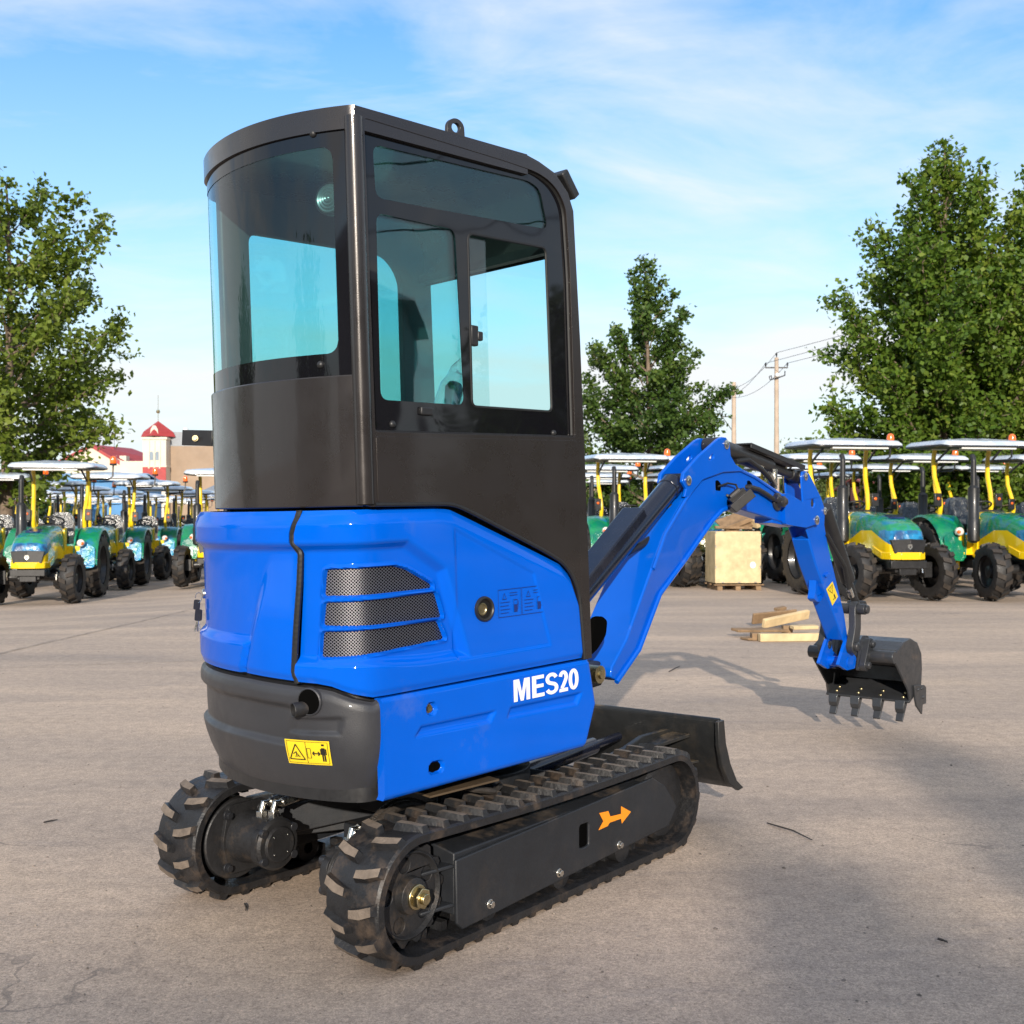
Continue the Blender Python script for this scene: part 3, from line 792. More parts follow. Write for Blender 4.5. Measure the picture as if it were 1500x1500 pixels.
mb = MB(); mb.box(A+FU*.038+Vector((0,0,-.008)), (.006, .03, .025)); mb.build('lamp_label', M['white'], fl)
# mirror bracket on the far side
p0, p1 = at(312, 642, 3.95)-EC, at(268, 641, 4.00)-EC
mb = MB(); mb.bar(p0, p1, .012, .055); br = mb.build('mirror_bracket', M['black'], EX, bevel=.002)
pb = at(286, 642, 3.96)-EC; mb = MB(); mb.hexbolt(pb, (0, -1, 0), .008, .008); mb.build('bracket_bolt', M['zinc'], br)

# ------------------------------------------------------------------ undercarriage
def track_path(n=400, grow=0.):
    """closed side outline (u,z): rear sprocket, top run, front idler, bottom run; unit length steps"""
    r1, r2 = .170+grow, .168+grow; c1, c2 = (-.712, .197), (.716, .192)
    P = []
    for i in range(41):
        a = -PI/2-PI*i/40; P.append((c1[0]+r1*math.cos(a), c1[1]+r1*math.sin(a)))
    for i in range(1, 40):
        t = i/40; P.append((c1[0]+(c2[0]-c1[0])*t, (c1[1]+r1)*(1-t)+(c2[1]+r2)*t-.012*math.sin(PI*t)))
    for i in range(41):
        a = PI/2-PI*i/40; P.append((c2[0]+r2*math.cos(a), c2[1]+r2*math.sin(a)))
    for i in range(1, 40):
        t = i/40; P.append((c2[0]+(c1[0]-c2[0])*t, (c2[1]-r2)*(1-t)+(c1[1]-r1)*t))
    P = np.array(P+[P[0]]); d = np.r_[0, np.cumsum(np.hypot(*np.diff(P, axis=0).T))]
    t = np.linspace(0, d[-1], n, endpoint=False)
    return np.c_[np.interp(t, d, P[:, 0]), np.interp(t, d, P[:, 1])], d[-1]
def make_track(side):
    ro = .475 if side > 0 else -.63; wd = .205; FO = FT*(0. if side > 0 else .07); ri = ro-wd*side; rc = (ro+ri)/2
    P, Lp = track_path(336)
    def T(u, r, z): return FT*u+RT*r+Vector((0, 0, z))+FO
    n = len(P)
    tan = np.roll(P, -1, 0)-np.roll(P, 1, 0); tan /= np.linalg.norm(tan, axis=1)[:, None]
    nor = np.c_[tan[:, 1], -tan[:, 0]]
    if ((P[0]-np.array([0, .2]))@nor[0]) < 0: nor = -nor
    # frame first: it carries the rest
    fp = [Tpx(x, y) for x, y in [(674,1262),(962,1140),(980,1152),(997,1182),(985,1211),(684,1364),(676,1356)]]
    hu, hz = Tpx(862, 1225); hole = round_poly([(hu-.030, hz-.040), (hu+.028, hz-.040), (hu+.028, hz+.040), (hu-.030, hz+.040)], .010, 3)
    mb = MB()
    mb.plate(fp, [hole], lambda u, z, d: T(u, ro-.016*side-d*side, z), .012, 0.)
    # box beam behind the plate, sloped dirty top
    for u0, u1 in ((fp[0][0]+.005, .62),):
        mb.hexa([T(u0, ro-.028*side, .10), T(u1, ro-.028*side, .12), T(u1, ri+.03*side, .12), T(u0, ri+.03*side, .10), T(u0, ro-.028*side, .282), T(u1-.08, ro-.028*side, .292), T(u1-.08, ri+.03*side, .31), T(u0, ri+.03*side, .31)])
    for z in (.245, .13): mb.bar(T(fp[0][0]+.02, ro-.05*side, z), T(fp[0][0]-.09, ro-.09*side, z-.01), .05, .012)
    tf = mb.build('track_frame', M['framem'], EX, bevel=.004)
    mb = MB(); mb.plate([(hu-.040, hz-.050), (hu+.038, hz-.050), (hu+.038, hz+.050), (hu-.040, hz+.050)], [], lambda u, z, d: T(u, ro-.0265*side-d*side, z), 0, .0008); mb.build('frame_hole_shade', M['holeshade'], tf)  # black sheet paints the shade seen through the cut-out
    # rubber belt
    mb = MB(); sec = [(-.5, -.012), (-.5, .010), (-.46, .016), (.46, .016), (.5, .010), (.5, -.012), (.2, -.014), (-.2, -.014)]
    V = []; k = len(sec)
    for i in range(n):
        for a, h in sec: V.append(T(P[i, 0]+nor[i, 0]*h, rc+a*wd, P[i, 1]+nor[i, 1]*h))
    F = []
    for i in range(n):
        j = (i+1) % n
        for q in range(k): F.append((i*k+q, i*k+(q+1) % k, j*k+(q+1) % k, j*k+q))
    mb.add(V, F, 0)
    # lugs, two staggered rows; top faces carry the dust
    def Q(s, a, h):
        x = (s/Lp*n) % n; i = int(x); f = x-i; j = (i+1) % n
        p = P[i]*(1-f)+P[j]*f; m = nor[i]*(1-f)+nor[j]*f
        return T(p[0]+m[0]*h, rc+a*wd, p[1]+m[1]*h)
    N = 44; ps = Lp/N
    for kk in range(N):
        for row in (0, 1):
            s0 = kk*ps+(.5*ps if row else 0)
            sg = (1 if row == 0 else -1)*side
            # bent bar outline (s offset, a)
            jit = 1+.06*math.sin(kk*7.3+row*2)
            out = [(-.016, .06), (.004, .06), (.010, .22), (.024, .45), (.002, .46), (-.012, .26)]
            base = [(a_*1.45-.003, b_+(.03 if b_ > .3 else -.035)) for a_, b_ in out]
            top = [(a_*.95*jit, b_) for a_, b_ in out]
            hb, ht = .012, .037
            B = [Q(s0+a_, sg*b_, hb) for a_, b_ in base]; Tp = [Q(s0+a_, sg*b_, ht-.004*(b_ > .4)) for a_, b_ in top]
            m6 = len(out); o = mb.add(B+Tp, [], 0)
            for q in range(m6):
                fc = (o+q, o+(q+1) % m6, o+m6+(q+1) % m6, o+m6+q)
                mb.f.append(fc if sg > 0 else fc[::-1]); mb.m.append(0)
            tf_ = tuple(o+m6+q for q in range(m6)); mb.f.append(tf_ if sg > 0 else tf_[::-1]); mb.m.append(1)
        # inner drive teeth
        c = [Q(kk*ps+ds, a, h) for h in (-.013, -.040) for ds, a in ((-.014, -.10), (.014, -.10), (.014, .10), (-.014, .10))]
        mb.hexa(c, 0)
    mb.build('rubber_track', [M['rubber'], M['lugtop']], tf, smooth=30)
    # sprocket with holes, big nut
    c = T(-.712, ro-.055*side, .197); ax = RT*side
    mb = MB()
    lp_ = [(math.cos(t)*(.150 if i % 4 < 2 else .134), math.sin(t)*(.150 if i % 4 < 2 else .134)) for i, t in enumerate([2*PI*i/56 for i in range(56)])]
    hs = [[(math.cos(a)*.088+math.cos(t)*.024, math.sin(a)*.088+math.sin(t)*.024) for t in [2*PI*i/14 for i in range(14)]] for a in [2*PI*j/5+.5 for j in range(5)]]
    def SF(a, b, d): return c+FT*a+Vector((0,0,b))+ax*d
    mb.plate(lp_, hs, SF, -.03, -.004)
    mb.lathe(c, ax, [(.122, -.004), (.126, .006), (.120, .010), (.114, -.004)], 40)
    mb.lathe(c, ax, [(.055, -.004), (.052, .02), (.036, .026), (.034, .03)], 28)
    sp = mb.build('sprocket', M['darksteel'], tf, bevel=.003)
    mb = MB(); mb.lathe(c, ax, [(.036, .026), (.036, .034), (.024, .036)], 26); mb.tube([c+ax*.034, c+ax*.056], .031, 6); mb.tube([c+ax*.056, c+ax*.068], .016, 16)
    mb.build('axle_nut', M['zinc'], tf, bevel=.002)
    # front idler and rollers
    c2 = T(.716, rc, .192)
    mb = MB(); mb.lathe(c2, ax, [(.03, -.045), (.135, -.045), (.150, -.03), (.150, .03), (.135, .045), (.10, .05), (.04, .05), (.0005, .05)], 36); mb.build('front_idler', M['darksteel'], tf)
    for u in (-.38, 0., .38):
        mb = MB(); mb.lathe(T(u, rc, .085), ax, [(.02, -.07), (.048, -.07), (.048, -.03), (.03, -.025), (.03, .025), (.048, .03), (.048, .07), (.02, .075), (.0005, .075)], 24); mb.build('track_roller', M['darksteel'], tf)
    for px_, py_ in ((724,1326),(825,1280),(913,1239)):
        u, z = Tpx(px_, py_); mb = MB(); mb.hexbolt(T(u, ro-.016*side, z), ax, .011, .012); mb.build('frame_bolt', M['steel'], tf, bevel=.001)
    if side > 0:
        ar = [Tpx(x, y) for x, y in [(883,1192),(896,1189),(899,1197),(915,1193),(915,1182),(929,1190),(916,1207),(915,1200),(898,1206),(895,1211),(882,1217),(889,1204)]]
        mb = MB(); mb.plate(ar, [], lambda u, z, d: T(u, ro-.016*side+d, z), .001, .0022); mb.build('arrow_sticker', M['orange'], tf)
    # hydraulic travel motor on the inner side
    ci = T(-.712, ri+.075*side, .197); axi = -ax
    mb = MB(); mb.lathe(ci, axi, [(.0005, -.06), (.134, -.06), (.136, .0), (.134, .062), (.130, .066), (.0005, .066)], 44)
    mb.plate(round_poly([(-.05, -.11), (.11, -.11), (.13, 0), (.11, .12), (-.05, .12), (-.075, 0)], .02), [], lambda a, b, d: ci+FT*a+Vector((0,0,b))+axi*d, .064, .080)
    hub = mb.build('final_drive', M['darksteel'], tf, bevel=.003)
    mo = ci+FT*.025+Vector((0,0,.005))
    mb = MB(); mb.lathe(mo, axi, [(.088, .075), (.086, .10), (.078, .14), (.076, .20), (.084, .205), (.086, .235), (.078, .245), (.060, .246), (.056, .254), (.0005, .254)], 32)
    mb.plate(round_poly([(-.085, -.06), (.085, -.06), (.085, .06), (-.085, .06)], .04, 6), [], lambda a, b, d: mo+FT*a+Vector((0,0,b))+axi*d, .205, .232)
    mb.box(mo+axi*.185+Vector((0,0,.058)), (.07, .075, .05), Matrix((FT, RT, Vector((0,0,1)))).transposed())
    mo_ = mb.build('travel_motor', M['darksteel'], tf, bevel=.004)
    for a, b in ((-.055, -.085), (.085, -.085), (-.055, .09), (.085, .09)): mb = MB(); mb.hexbolt(ci+FT*a+Vector((0,0,b))+axi*.080, axi, .012, .016); mb.build('motor_bolt', M['blackmetal'], tf, bevel=.001)
    for a, b in ((-.062, -.045), (.062, -.045), (-.062, .045), (.062, .045)): mb = MB(); mb.tube([mo+FT*a+Vector((0,0,b))+axi*.23, mo+FT*a+Vector((0,0,b))+axi*.250], .014, 14); mb.build('motor_bolt', M['blackmetal'], tf, bevel=.001)
    mb = MB(); mb.plate([(-.034, -.034), (.034, -.034), (.034, .034), (-.034, .034)], [], lambda a, b, d: mo+FT*a+Vector((0,0,b))+axi*d, .253, .2552, 0)
    for sx_ in (-.028, .028):
        for sz_ in (-.028, .028): mb.dome(mo+FT*sx_+Vector((0,0,sz_))+axi*.255, axi, .003, .002, 8, 1)
    mb.build('rating_plate', [M['black'], M['steel']], tf)
    # fittings and spiral wrapped hoses
    for k in (0, 1):
        b0 = mo+axi*(.170+.034*k)+FT*(-.012+.022*k)+Vector((0,0,.080))
        e1 = b0+Vector((0,0,.030)); e2 = e1+FT*.024+Vector((0,0,.012)); e3 = e2+FT*.07+Vector((0,0,.006))
        mb = MB(); mb.tube([b0, b0+Vector((0,0,.022))], .020, 6); mb.tube([b0, e1-Vector((0,0,.006)), e1+FT*.008+Vector((0,0,.016)), e2, e3], [.011, .011, .0105, .0105, .0105], 12); mb.tube([e2+FT*.01, e3], .016, 6)
        mb.build('hose_fitting', M['steel'], tf, bevel=.001)
        mb = MB(); pts = []
        tgt = [e3, e3+FT*.10+Vector((0,0,.020+.008*side))+axi*.02, e3+FT*.22+Vector((0,0,.004+.010*side))+axi*.05, e3+FT*.40-Vector((0,0,.055))+axi*.10, e3+FT*.50-Vector((0,0,.06))+axi*.18]
        N_ = 60; rr = []
        for i in range(N_+1):
            t = i/N_*(len(tgt)-1); j = min(int(t), len(tgt)-2); f_ = t-j
            p0_, p1_, p2_, p3_ = tgt[max(0,j-1)], tgt[j], tgt[j+1], tgt[min(len(tgt)-1, j+2)]
            pts.append(.5*((2*p1_)+(p2_-p0_)*f_+(2*p0_-5*p1_+4*p2_-p3_)*f_**2+(3*p1_-p0_-3*p2_+p3_)*f_**3)); rr.append(.0145 if i % 2 else .0165)
        mb.tube(pts, rr, 10); mb.build('hydraulic_hose', M['hose'], tf)
    return tf
make_track(1); make_track(-1)
# centre frame with splayed legs, slew ring
mb = MB()
R_T = Matrix((FT, RT, Vector((0,0,1)))).transposed()
UC = RT*-.10
mb.box(UC+Vector((0, 0, .295)), (.50, .46, .10), R_T)
for su in (-1, 1):
    for sr in (-1, 1):
        mb.bar(T(su*.10, sr*.14-.10, .28), T(su*.46, sr*.40-.10, .215), .15, .10)
        mb.plate([(0, .17), (.30, .15), (.26, .33), (.05, .36)], [], lambda a, b, d: T(su*(.18+a*.7), sr*(.16+a*.62)-.10+d, b), -.01, .01)
mb.box(UC+Vector((0, 0, .19)), (.8, .16, .10), R_T)
mb.lathe((0, 0, .30), (0,0,1), [(.24, 0), (.25, .06), (.25, .10), (.21, .11), (.21, .18)], 40)
ch = mb.build('centre_frame', M['framem'], EX, bevel=.004)
# swing base under the covers
mb = MB(); mb.plate(round_poly([(-.70, -.34), (.36, -.34), (.50, -.12), (.50, .12), (.10, .42), (-.66, .42), (-.76, .2), (-.76, -.2)], .05), [], lambda a, b, d: U(a, b, d), .492, .515)
sb = mb.build('swing_base', M['blackmetal'], EX, bevel=.004)
mb = MB(); mb.bar(U(-.52, .37, .462), U(-.26, .40, .466), .13, .006); mb.build('belly_plate', pbr('raw_tan_plate', (.09,.062,.036), .55, .1, 0, .2, 10), sb)
mb = MB(); mb.tube([U(-.36, .36, .455), U(-.30, .38, .43), U(-.20, .37, .40), U(-.1, .3, .39)], .011, 8); mb.tube([U(.155, .40, .64), U(.17, .42, .60), U(.165, .40, .55)], .02, 10); mb.build('hydraulic_hose', M['hose'], sb)
# dozer blade
def bl(x, y, r=.475): return Tpx(x, y, r)
BO = Tpx(1055, 1052)[0]-1.142
mb = MB()
prof = [(1.128, .452), (1.150, .455), (1.150, .44), (1.165, .36), (1.205, .27), (1.262, .19), (1.318, .152), (1.300, .150), (1.235, .187), (1.180, .265), (1.142, .355), (1.128, .435)]
V = []
for r in (-.62, .475): V += [T(u+BO, r, z) for u, z in prof]
k = len(prof); F = [(j, (j+1) % k, k+(j+1) % k, k+j) for j in range(k)]+[tuple(range(k))[::-1], tuple(range(k, 2*k))]
mb.add(V, F)
for r in (-.623, .478):
    mb.plate([(1.105, .455), (1.155, .458), (1.172, .36), (1.212, .27), (1.270, .19), (1.330, .150), (1.285, .145), (1.20, .19), (1.14, .27), (1.11, .36)], [], lambda a, b, d: T(a+BO, r+d, b), -.009, .009)
mb.tube([T(1.140+BO, -.62, .453), T(1.140+BO, .475, .453)], .012, 10)
dz = mb.build('dozer_blade', M['dozer'], EX, bevel=.003)
mb = MB()
for sr in (-1, 1):
    # arm plate curving up to the blade, gussets on the blade back
    mb.plate([(.42, .20), (.70, .215), (.92, .30), (1.14, .335), (1.14, .40), (.98, .385), (.80, .315), (.62, .275), (.42, .27)], [], lambda a, b, d: T(a+(BO if a > .7 else 0), sr*(.20+max(0, a-.75)*.25)-.06+d, b), -.012, .012)
    mb.hexa([T(.80+BO, sr*.18-.06, .300), T(1.135+BO, sr*.24-.06, .372), T(1.135+BO, sr*.40-.06, .372), T(.80+BO, sr*.24-.06, .300), T(.80+BO, sr*.18-.06, .316), T(1.135+BO, sr*.24-.06, .388), T(1.135+BO, sr*.40-.06, .388), T(.80+BO, sr*.24-.06, .316)])
    mb.hexa([T(.95+BO, sr*.22-.06, .235), T(1.18+BO, sr*.25-.06, .262), T(1.18+BO, sr*.42-.06, .262), T(.95+BO, sr*.26-.06, .235), T(.95+BO, sr*.22-.06, .247), T(1.18+BO, sr*.25-.06, .274), T(1.18+BO, sr*.42-.06, .274), T(.95+BO, sr*.26-.06, .247)])
mb.bar(T(.66, -.2, .245), T(.66, .2, .245), .10, .05)
mb.build('blade_arm', M['dozer'], dz, bevel=.003)
mb = MB(); mb.cyl(T(.35, 0, .30), T(.85, 0, .33), .035); mb.cyl(T(.85, 0, .33), T(1.12+BO, 0, .34), .018); mb.build('blade_cylinder', M['navy'], dz)
# ------------------------------------------------------------------ boom, stick, bucket
PV = FU*.70
YB = math.radians(40.)
FB = Vector((math.sin(YB), math.cos(YB), 0)); RB = Vector((math.cos(YB), -math.sin(YB), 0)); ZB = Vector((0,0,1))
def Bp(a, z, r): return PV+FB*a+RB*r+ZB*(z)
def Bpx(px, py, r):
    kx = (px-CX)/FPX; o = EC+PV
    Y = (r+o.x*RB.x+o.y*RB.y)/(kx*RB.x+RB.y); X = kx*Y; z = CAMH-(py-CY)/FPX*Y
    return ((X-o.x)*FB.x+(Y-o.y)*FB.y, z)
def BP(pts, r): return [Bpx(x, y, r) for x, y in pts]
def halfw(a): return pl(a, [(-.2, .125), (.30, .105), (.50, .062), (.75, .056), (3., .056)])
HN = .056
lowpts = BP([(888,996),(920,951),(957,871),(1000,823),(1043,764),(1056,749),(1069,742),(1112,754),(1147,766)], HN)
toppts = BP([(1153,726),(1142,723),(1105,698),(1082,687),(1068,686),(1045,688),(1018,706),(1000,733),(968,782),(941,833),(928,865),(901,935),(878,975),(876,990)], HN)
bp = lowpts+toppts
mb = MB()
cen = lambda a, z, s: Bp(a, z, s*halfw(a))
mb.plate(bp, [], lambda a, b, d: Bp(a, b, d*halfw(a)), -1., 1.)
boom = mb.build('boom', M['blue2'], EX, bevel=.008, seg=3)
# edge flanges: rolled lips along the lower and upper edges of the near and far plates
mb = MB()
for s in (-1, 1):
    L = [Bp(a, z, s*(halfw(a)+.004)) for a, z in BP([(884,997),(919,950),(957,870),(1000,822),(1042,763),(1056,748),(1070,742)], HN)]
    mb.tube(L, .011, 8)
    L = [Bp(a, z, s*(halfw(a)+.002)) for a, z in BP([(1148,727),(1140,723),(1105,699),(1082,688),(1066,686.5),(1045,689),(1020,706),(1002,733),(970,782),(943,833)], HN)]
    mb.tube(L, .009, 8)
mb.build('boom_flange', M['blue2'], boom)
# ear plates carrying both cylinders
ear = [(1002,693),(1024,668),(1052,643),(1058,640),(1064,641),(1069,648),(1071,668),(1078,680),(1092,690),(1060,692),(1030,703),(1010,728),(1003,728),(1006,716),(1000,706)]
earp = BP(ear, HN+.012)
def circ(c, r, n=16): return [(c[0]+math.cos(2*PI*i/n)*r, c[1]+math.sin(2*PI*i/n)*r) for i in range(n)]
slot = BP([(1039,671),(1045,664),(1046,667),(1046,671),(1041,674),(1039,674)], HN+.012)
for s in (1, -1):
    mb = MB(); mb.plate(earp, [slot], lambda a, b, d: Bp(a, b, s*(HN+d)), -.006, .012); e = mb.build('boom_ear', M['blue2'], boom, bevel=.004)
pinA = Bpx(1063.5, 651, HN+.012); pinB = Bpx(1008, 704, HN+.012)
def pin(c, w, r=.018, parent=None, mat='steel'):
    mb = MB()
    for s in (1, -1): mb.lathe(Bp(c[0], c[1], s*w), RB*s, [(r*1.25, -.004), (r*1.25, .003), (r*.95, .005), (r*.6, .005), (r*.55, .009), (.0005, .009)], 20)
    mb.cyl(Bp(c[0], c[1], -w), Bp(c[0], c[1], w), r, 16)
    return mb.build('pivot_pin', M[mat], parent)
pin(pinA, HN+.014, .018, boom); pin(pinB, HN+.014, .018, boom)
# black patches painting the shade of access openings; lamp, hoses on the near face
for x, y in ((1052,711),(1098,711)):
    a, z = Bpx(x, y, HN)
    mb = MB(); mb.plate(round_poly([(a-.026, z-.024), (a+.02, z-.026), (a+.024, z+.008), (a-.004, z+.024), (a-.026, z+.022)], .008), [], lambda p, q, d: Bp(p, q, d), HN-.002, HN+.0015); mb.build('boom_hole_shade', M['holeshade'], boom)
lc = Bpx(1085, 734, HN+.06)
mb = MB(); D = (FB*.4+RB*.5-ZB*.75).normalized(); Rl = D.to_track_quat('Z', 'Y').to_matrix()
mb.box(Bp(lc[0], lc[1], HN+.06), (.135, .125, .045), Rl, taper=.94); mb.box(Bp(lc[0], lc[1], HN+.06)-D*.030, (.105, .09, .03), Rl, taper=.9)
for i in range(5): mb.box(Bp(lc[0], lc[1], HN+.06)-D*.046+Rl@Vector((-.03+.015*i, 0, 0)), (.005, .06, .02), Rl)
mb.bar(Bp(lc[0]-.03, lc[1]+.03, HN), Bp(lc[0], lc[1], HN+.05), .02, .012)
bl_ = mb.build('boom_work_lamp', M['black'], boom, bevel=.005)
mb = MB(); a0 = Bpx(1051, 713, HN); a1 = Bpx(1072, 708, HN+.03)
mb.tube([Bp(a0[0], a0[1], HN), Bp(a1[0]-.02, a1[1], HN+.02), Bp(a1[0]+.04, a1[1]-.005, HN+.03), Bp(lc[0]+.01, lc[1]+.03, HN+.05)], .005, 8); mb.build('lamp_cable', M['seal'], boom)
h = BP([(1098,713),(1112,717),(1125,725),(1133,731)], HN+.02)
mb = MB(); mb.tube([Bp(h[0][0], h[0][1], HN-.01)]+[Bp(a, z, HN+.018) for a, z in h], .012, 10); mb.build('boom_hose', M['seal'], boom)
c = Bpx(1137, 735, HN)
mb = MB(); mb.lathe(Bp(c[0], c[1], HN), RB, [(.045, -.01), (.046, .012), (.038, .016), (.030, .016), (.028, .045), (.020, .05), (.0005, .05)], 24); mb.tube([Bp(c[0]-.05, c[1]+.02, HN+.02), Bp(c[0], c[1], HN+.035), Bp(c[0]+.02, c[1], HN+.045)], .019, 10); mb.build('hose_elbow', M['blackmetal'], boom, bevel=.002)
h = BP([(905,828),(925,818),(948,806),(967,791),(980,770),(986,748)], 0.0)
mb = MB(); mb.tube([Bp(a-.030, z+.027, 0.) for a, z in h], .016, 10); mb.build('boom_hose', M['seal'], boom)
h = BP([(889,829),(898,828),(914,819)], 0.)
mb = MB(); mb.tube([Bp(a-.030, z+.027, 0.) for a, z in h], .017, 10); mb.tube([Bp(h[0][0]-.030, h[0][1]-.03, 0.), Bp(h[0][0]-.030, h[0][1]+.03, 0.)], .018, 8); mb.build('hose_fitting', M['steel'], boom)
# foot opening painted as a black patch of shade, foot pin
a = BP([(868,905),(878,902),(886,909),(884,930),(872,950),(862,960)], .11)
mb = MB(); mb.plate(round_poly(a, .015), [], lambda p, q, d: Bp(p, q, d), .100, .1225); mb.build('foot_hole_shade', M['holeshade'], boom)
c = Bpx(879, 988, .13); mb = MB(); mb.lathe(Bp(c[0], c[1], .12), RB, [(.035, -.05), (.035, .012), (.018, .014), (.016, .022), (.0005, .022)], 20); mb.build('foot_pin', M['zinc'], boom)
# swing post that carries the boom
SPV = FU*.53
mb = MB(); mb.box(SPV+Vector((0,0,.60)), (.16, .16, .26), Matrix((FB, RB, ZB)).transposed()); mb.cyl(SPV+Vector((0,0,.46)), SPV+Vector((0,0,.78)), .06); mb.bar(SPV+Vector((0,0,.64)), PV+FB*.02+Vector((0,0,.66)), .12, .10); mb.build('swing_post', M['blackmetal'], EX, bevel=.01)
# boom cylinder
q0, q1 = Bpx(862, 845, 0.), pinB
A, B_ = Bp(q0[0]-.10, q0[1]-.10, 0), Bp(q1[0], q1[1], 0)
ax = (B_-A).normalized()
mb = MB(); mb.cyl(A-ax*.25, B_-ax*.055, .048, 24); mb.cyl(B_-ax*.075, B_-ax*.02, .052, 24); mb.lathe(B_, RB, [(.034, -.045), (.034, .045)], 20); mb.cyl(B_-RB*.045, B_+RB*.045, .034, 20)
bc = mb.build('boom_cylinder', M['navy'], EX, bevel=.004)
up = RB.cross(ax).normalized(); up = up if up.z > 0 else -up
g0 = A-ax*.1; g1 = Bp(*Bpx(935, 762, 0.), 0)
mb = MB(); mb.bar(g0+up*.062, g1+up*.062, .105, .008, up=up)
for s in (1, -1): mb.bar(g0+up*.040+RB*s*.050, g1+up*.040+RB*s*.050, .006, .04, up=up)
mb.build('rod_guard', M['navy'], bc, bevel=.003)
# stick
SN = .052
near = BP([(1175,691),(1180,689.5),(1186,694),(1203,728),(1209,746),(1208,769),(1213,799),(1237,900),(1243,940),(1237,941),(1195,825),(1185,786),(1178,765),(1176,732),(1174,700)], SN)
mb = MB()
for s in (1, -1): 
    mb.plate(near, [circ(Bpx(1191,737,SN), .022)] if s > 0 else [], lambda a, b, d: Bp(a, b, s*d), SN-.012, SN)
# box section between the side plates
sec = BP([(1185,790),(1208,772),(1213,799),(1237,900),(1243,938),(1236,938),(1195,826)], SN)
mb.plate(sec, [], lambda a, b, d: Bp(a, b, d), -SN+.003, SN-.003)
stick = mb.build('stick', M['blue2'], EX, bevel=.006, seg=3)
tip = BP([(1228,974),(1238,942),(1244,930),(1247,955),(1254,963),(1252,979),(1240,982)], SN+.012)
mb = MB()
for s in (1, -1): mb.plate(round_poly(tip, .014), [], lambda a, b, d: Bp(a, b, s*d), SN-.004, SN+.014)
c = Bpx(1243, 970, SN+.012); mb.cyl(Bp(c[0], c[1], -.085), Bp(c[0], c[1], .070), .030, 20)
mb.build('stick_tip', M['blue2'], stick, bevel=.005)
# boom end clevis embracing the stick
cl = BP([(1147,724),(1154,722.5),(1176,736),(1188,752),(1196,755),(1199,763),(1194,768),(1180,773),(1150,768)], SN+.02)
mb = MB()
for s in (1, -1): mb.plate(round_poly(cl, .012, 3), [], lambda a, b, d: Bp(a, b, s*d), SN+.004, SN+.024)
mb.build('boom_clevis', M['blue2'], boom, bevel=.005)
pin(Bpx(1195, 762, SN+.02), SN+.026, .020, boom); pin(Bpx(1179.5, 698, SN), SN+.003, .017, stick); pin(Bpx(1207.5, 748.5, SN), SN+.003, .016, stick)
# lower stop under the boom nose
s0 = BP([(1118,756),(1150,766),(1150,772),(1118,766)], .0)
mb = MB(); mb.plate(s0, [], lambda a, b, d: Bp(a, b, d), -.05, .05); mb.build('boom_stop', M['blue2'], boom, bevel=.003)
# transport hook on the stick back
hk = BP([(1190,846),(1194,845),(1199,850),(1203,868),(1197,880),(1192,881),(1187,876),(1189,866)], -.02)
mb = MB(); mb.plate(round_poly(hk, .01, 3), [circ(Bpx(1194,873,-.02), .008, 10)], lambda a, b, d: Bp(a-.035, b, d), -.022, .018); mb.build('tie_lug', M['blue2'], stick, bevel=.004)
k = BP([(1206,842),(1213,838),(1214,841),(1208,846)], SN); mb = MB(); mb.plate(k, [], lambda a, b, d: Bp(a, b, d), SN-.002, SN+.012); mb.build('weld_block', M['blue2'], stick, bevel=.003)
dc = BP([(1211,855),(1219,852),(1227,872),(1219,887)], SN+.002); dc = BP([(1210,863),(1219,852),(1227,874),(1219,887)], SN)
mb = MB(); mb.plate(dc, [], lambda a, b, d: Bp(a, b, d), SN+.0005, SN+.0022, 0)
def dq(a, b): return tuple((dc[0][i]*(1-a)+dc[1][i]*a)*(1-b)+(dc[3][i]*(1-a)+dc[2][i]*a)*b for i in (0, 1))
def dline(p, q, w):
    p, q = Vector(dq(*p)), Vector(dq(*q)); n_ = Vector((-(q-p).y, (q-p).x)).normalized()*w/2
    mb.add([Bp(x.x, x.y, SN+.003) for x in (p+n_, p-n_, q-n_, q+n_)], [(0,1,2,3)], 1)
for p, q in (((.15,.12),(.85,.12)),((.85,.12),(.5,.5)),((.5,.5),(.15,.12))): dline(p, q, .004)
dline((.62,.62),(.62,.9), .012); dline((.3,.82),(.5,.82), .006); dline((.4,.3),(.6,.18), .004)
mb.build('stick_sticker', [M['yellowdecal'], M['ink']], stick)
# stick cylinder from the ears to the stick head
A, B_ = Bp(*pinA, 0), Bp(*Bpx(1179.5, 698, SN), 0); ax = (B_-A).normalized(); up = ZB-ax*ax.z; up.normalize()
mb = MB(); mb.cyl(A-RB*.045, A+RB*.045, .036, 20); mb.cyl(A+ax*.03, A+ax*.56, .043, 24); mb.cyl(A+ax*.56, B_-ax*.05, .022, 16); mb.cyl(B_-RB*.04, B_+RB*.04, .036, 20); mb.cyl(B_-ax*.08, B_-ax*.02, .03)
sc = mb.build('stick_cylinder', M['black'], EX, bevel=.004)
mb = MB(); mb.bar(A+ax*.26+up*.056, B_-ax*.02+up*.052, .12, .008, up=up)
for s in (1, -1): mb.bar(A+ax*.26+up*.045+RB*s*.056, B_-ax*.02+up*.040+RB*s*.056, .007, .022, up=up)
mb.build('rod_guard', M['black'], sc, bevel=.002)
h = [A+ax*.16-ZB*.05+RB*.03, A+ax*.25-ZB*.025+RB*.05, A+ax*.38-ZB*.05+RB*.055, A+ax*.50-ZB*.085+RB*.05, A+ax*.54-ZB*.12+RB*.04]
mb = MB(); mb.tube(h, .013, 10); mb.build('stick_hose', M['seal'], sc)
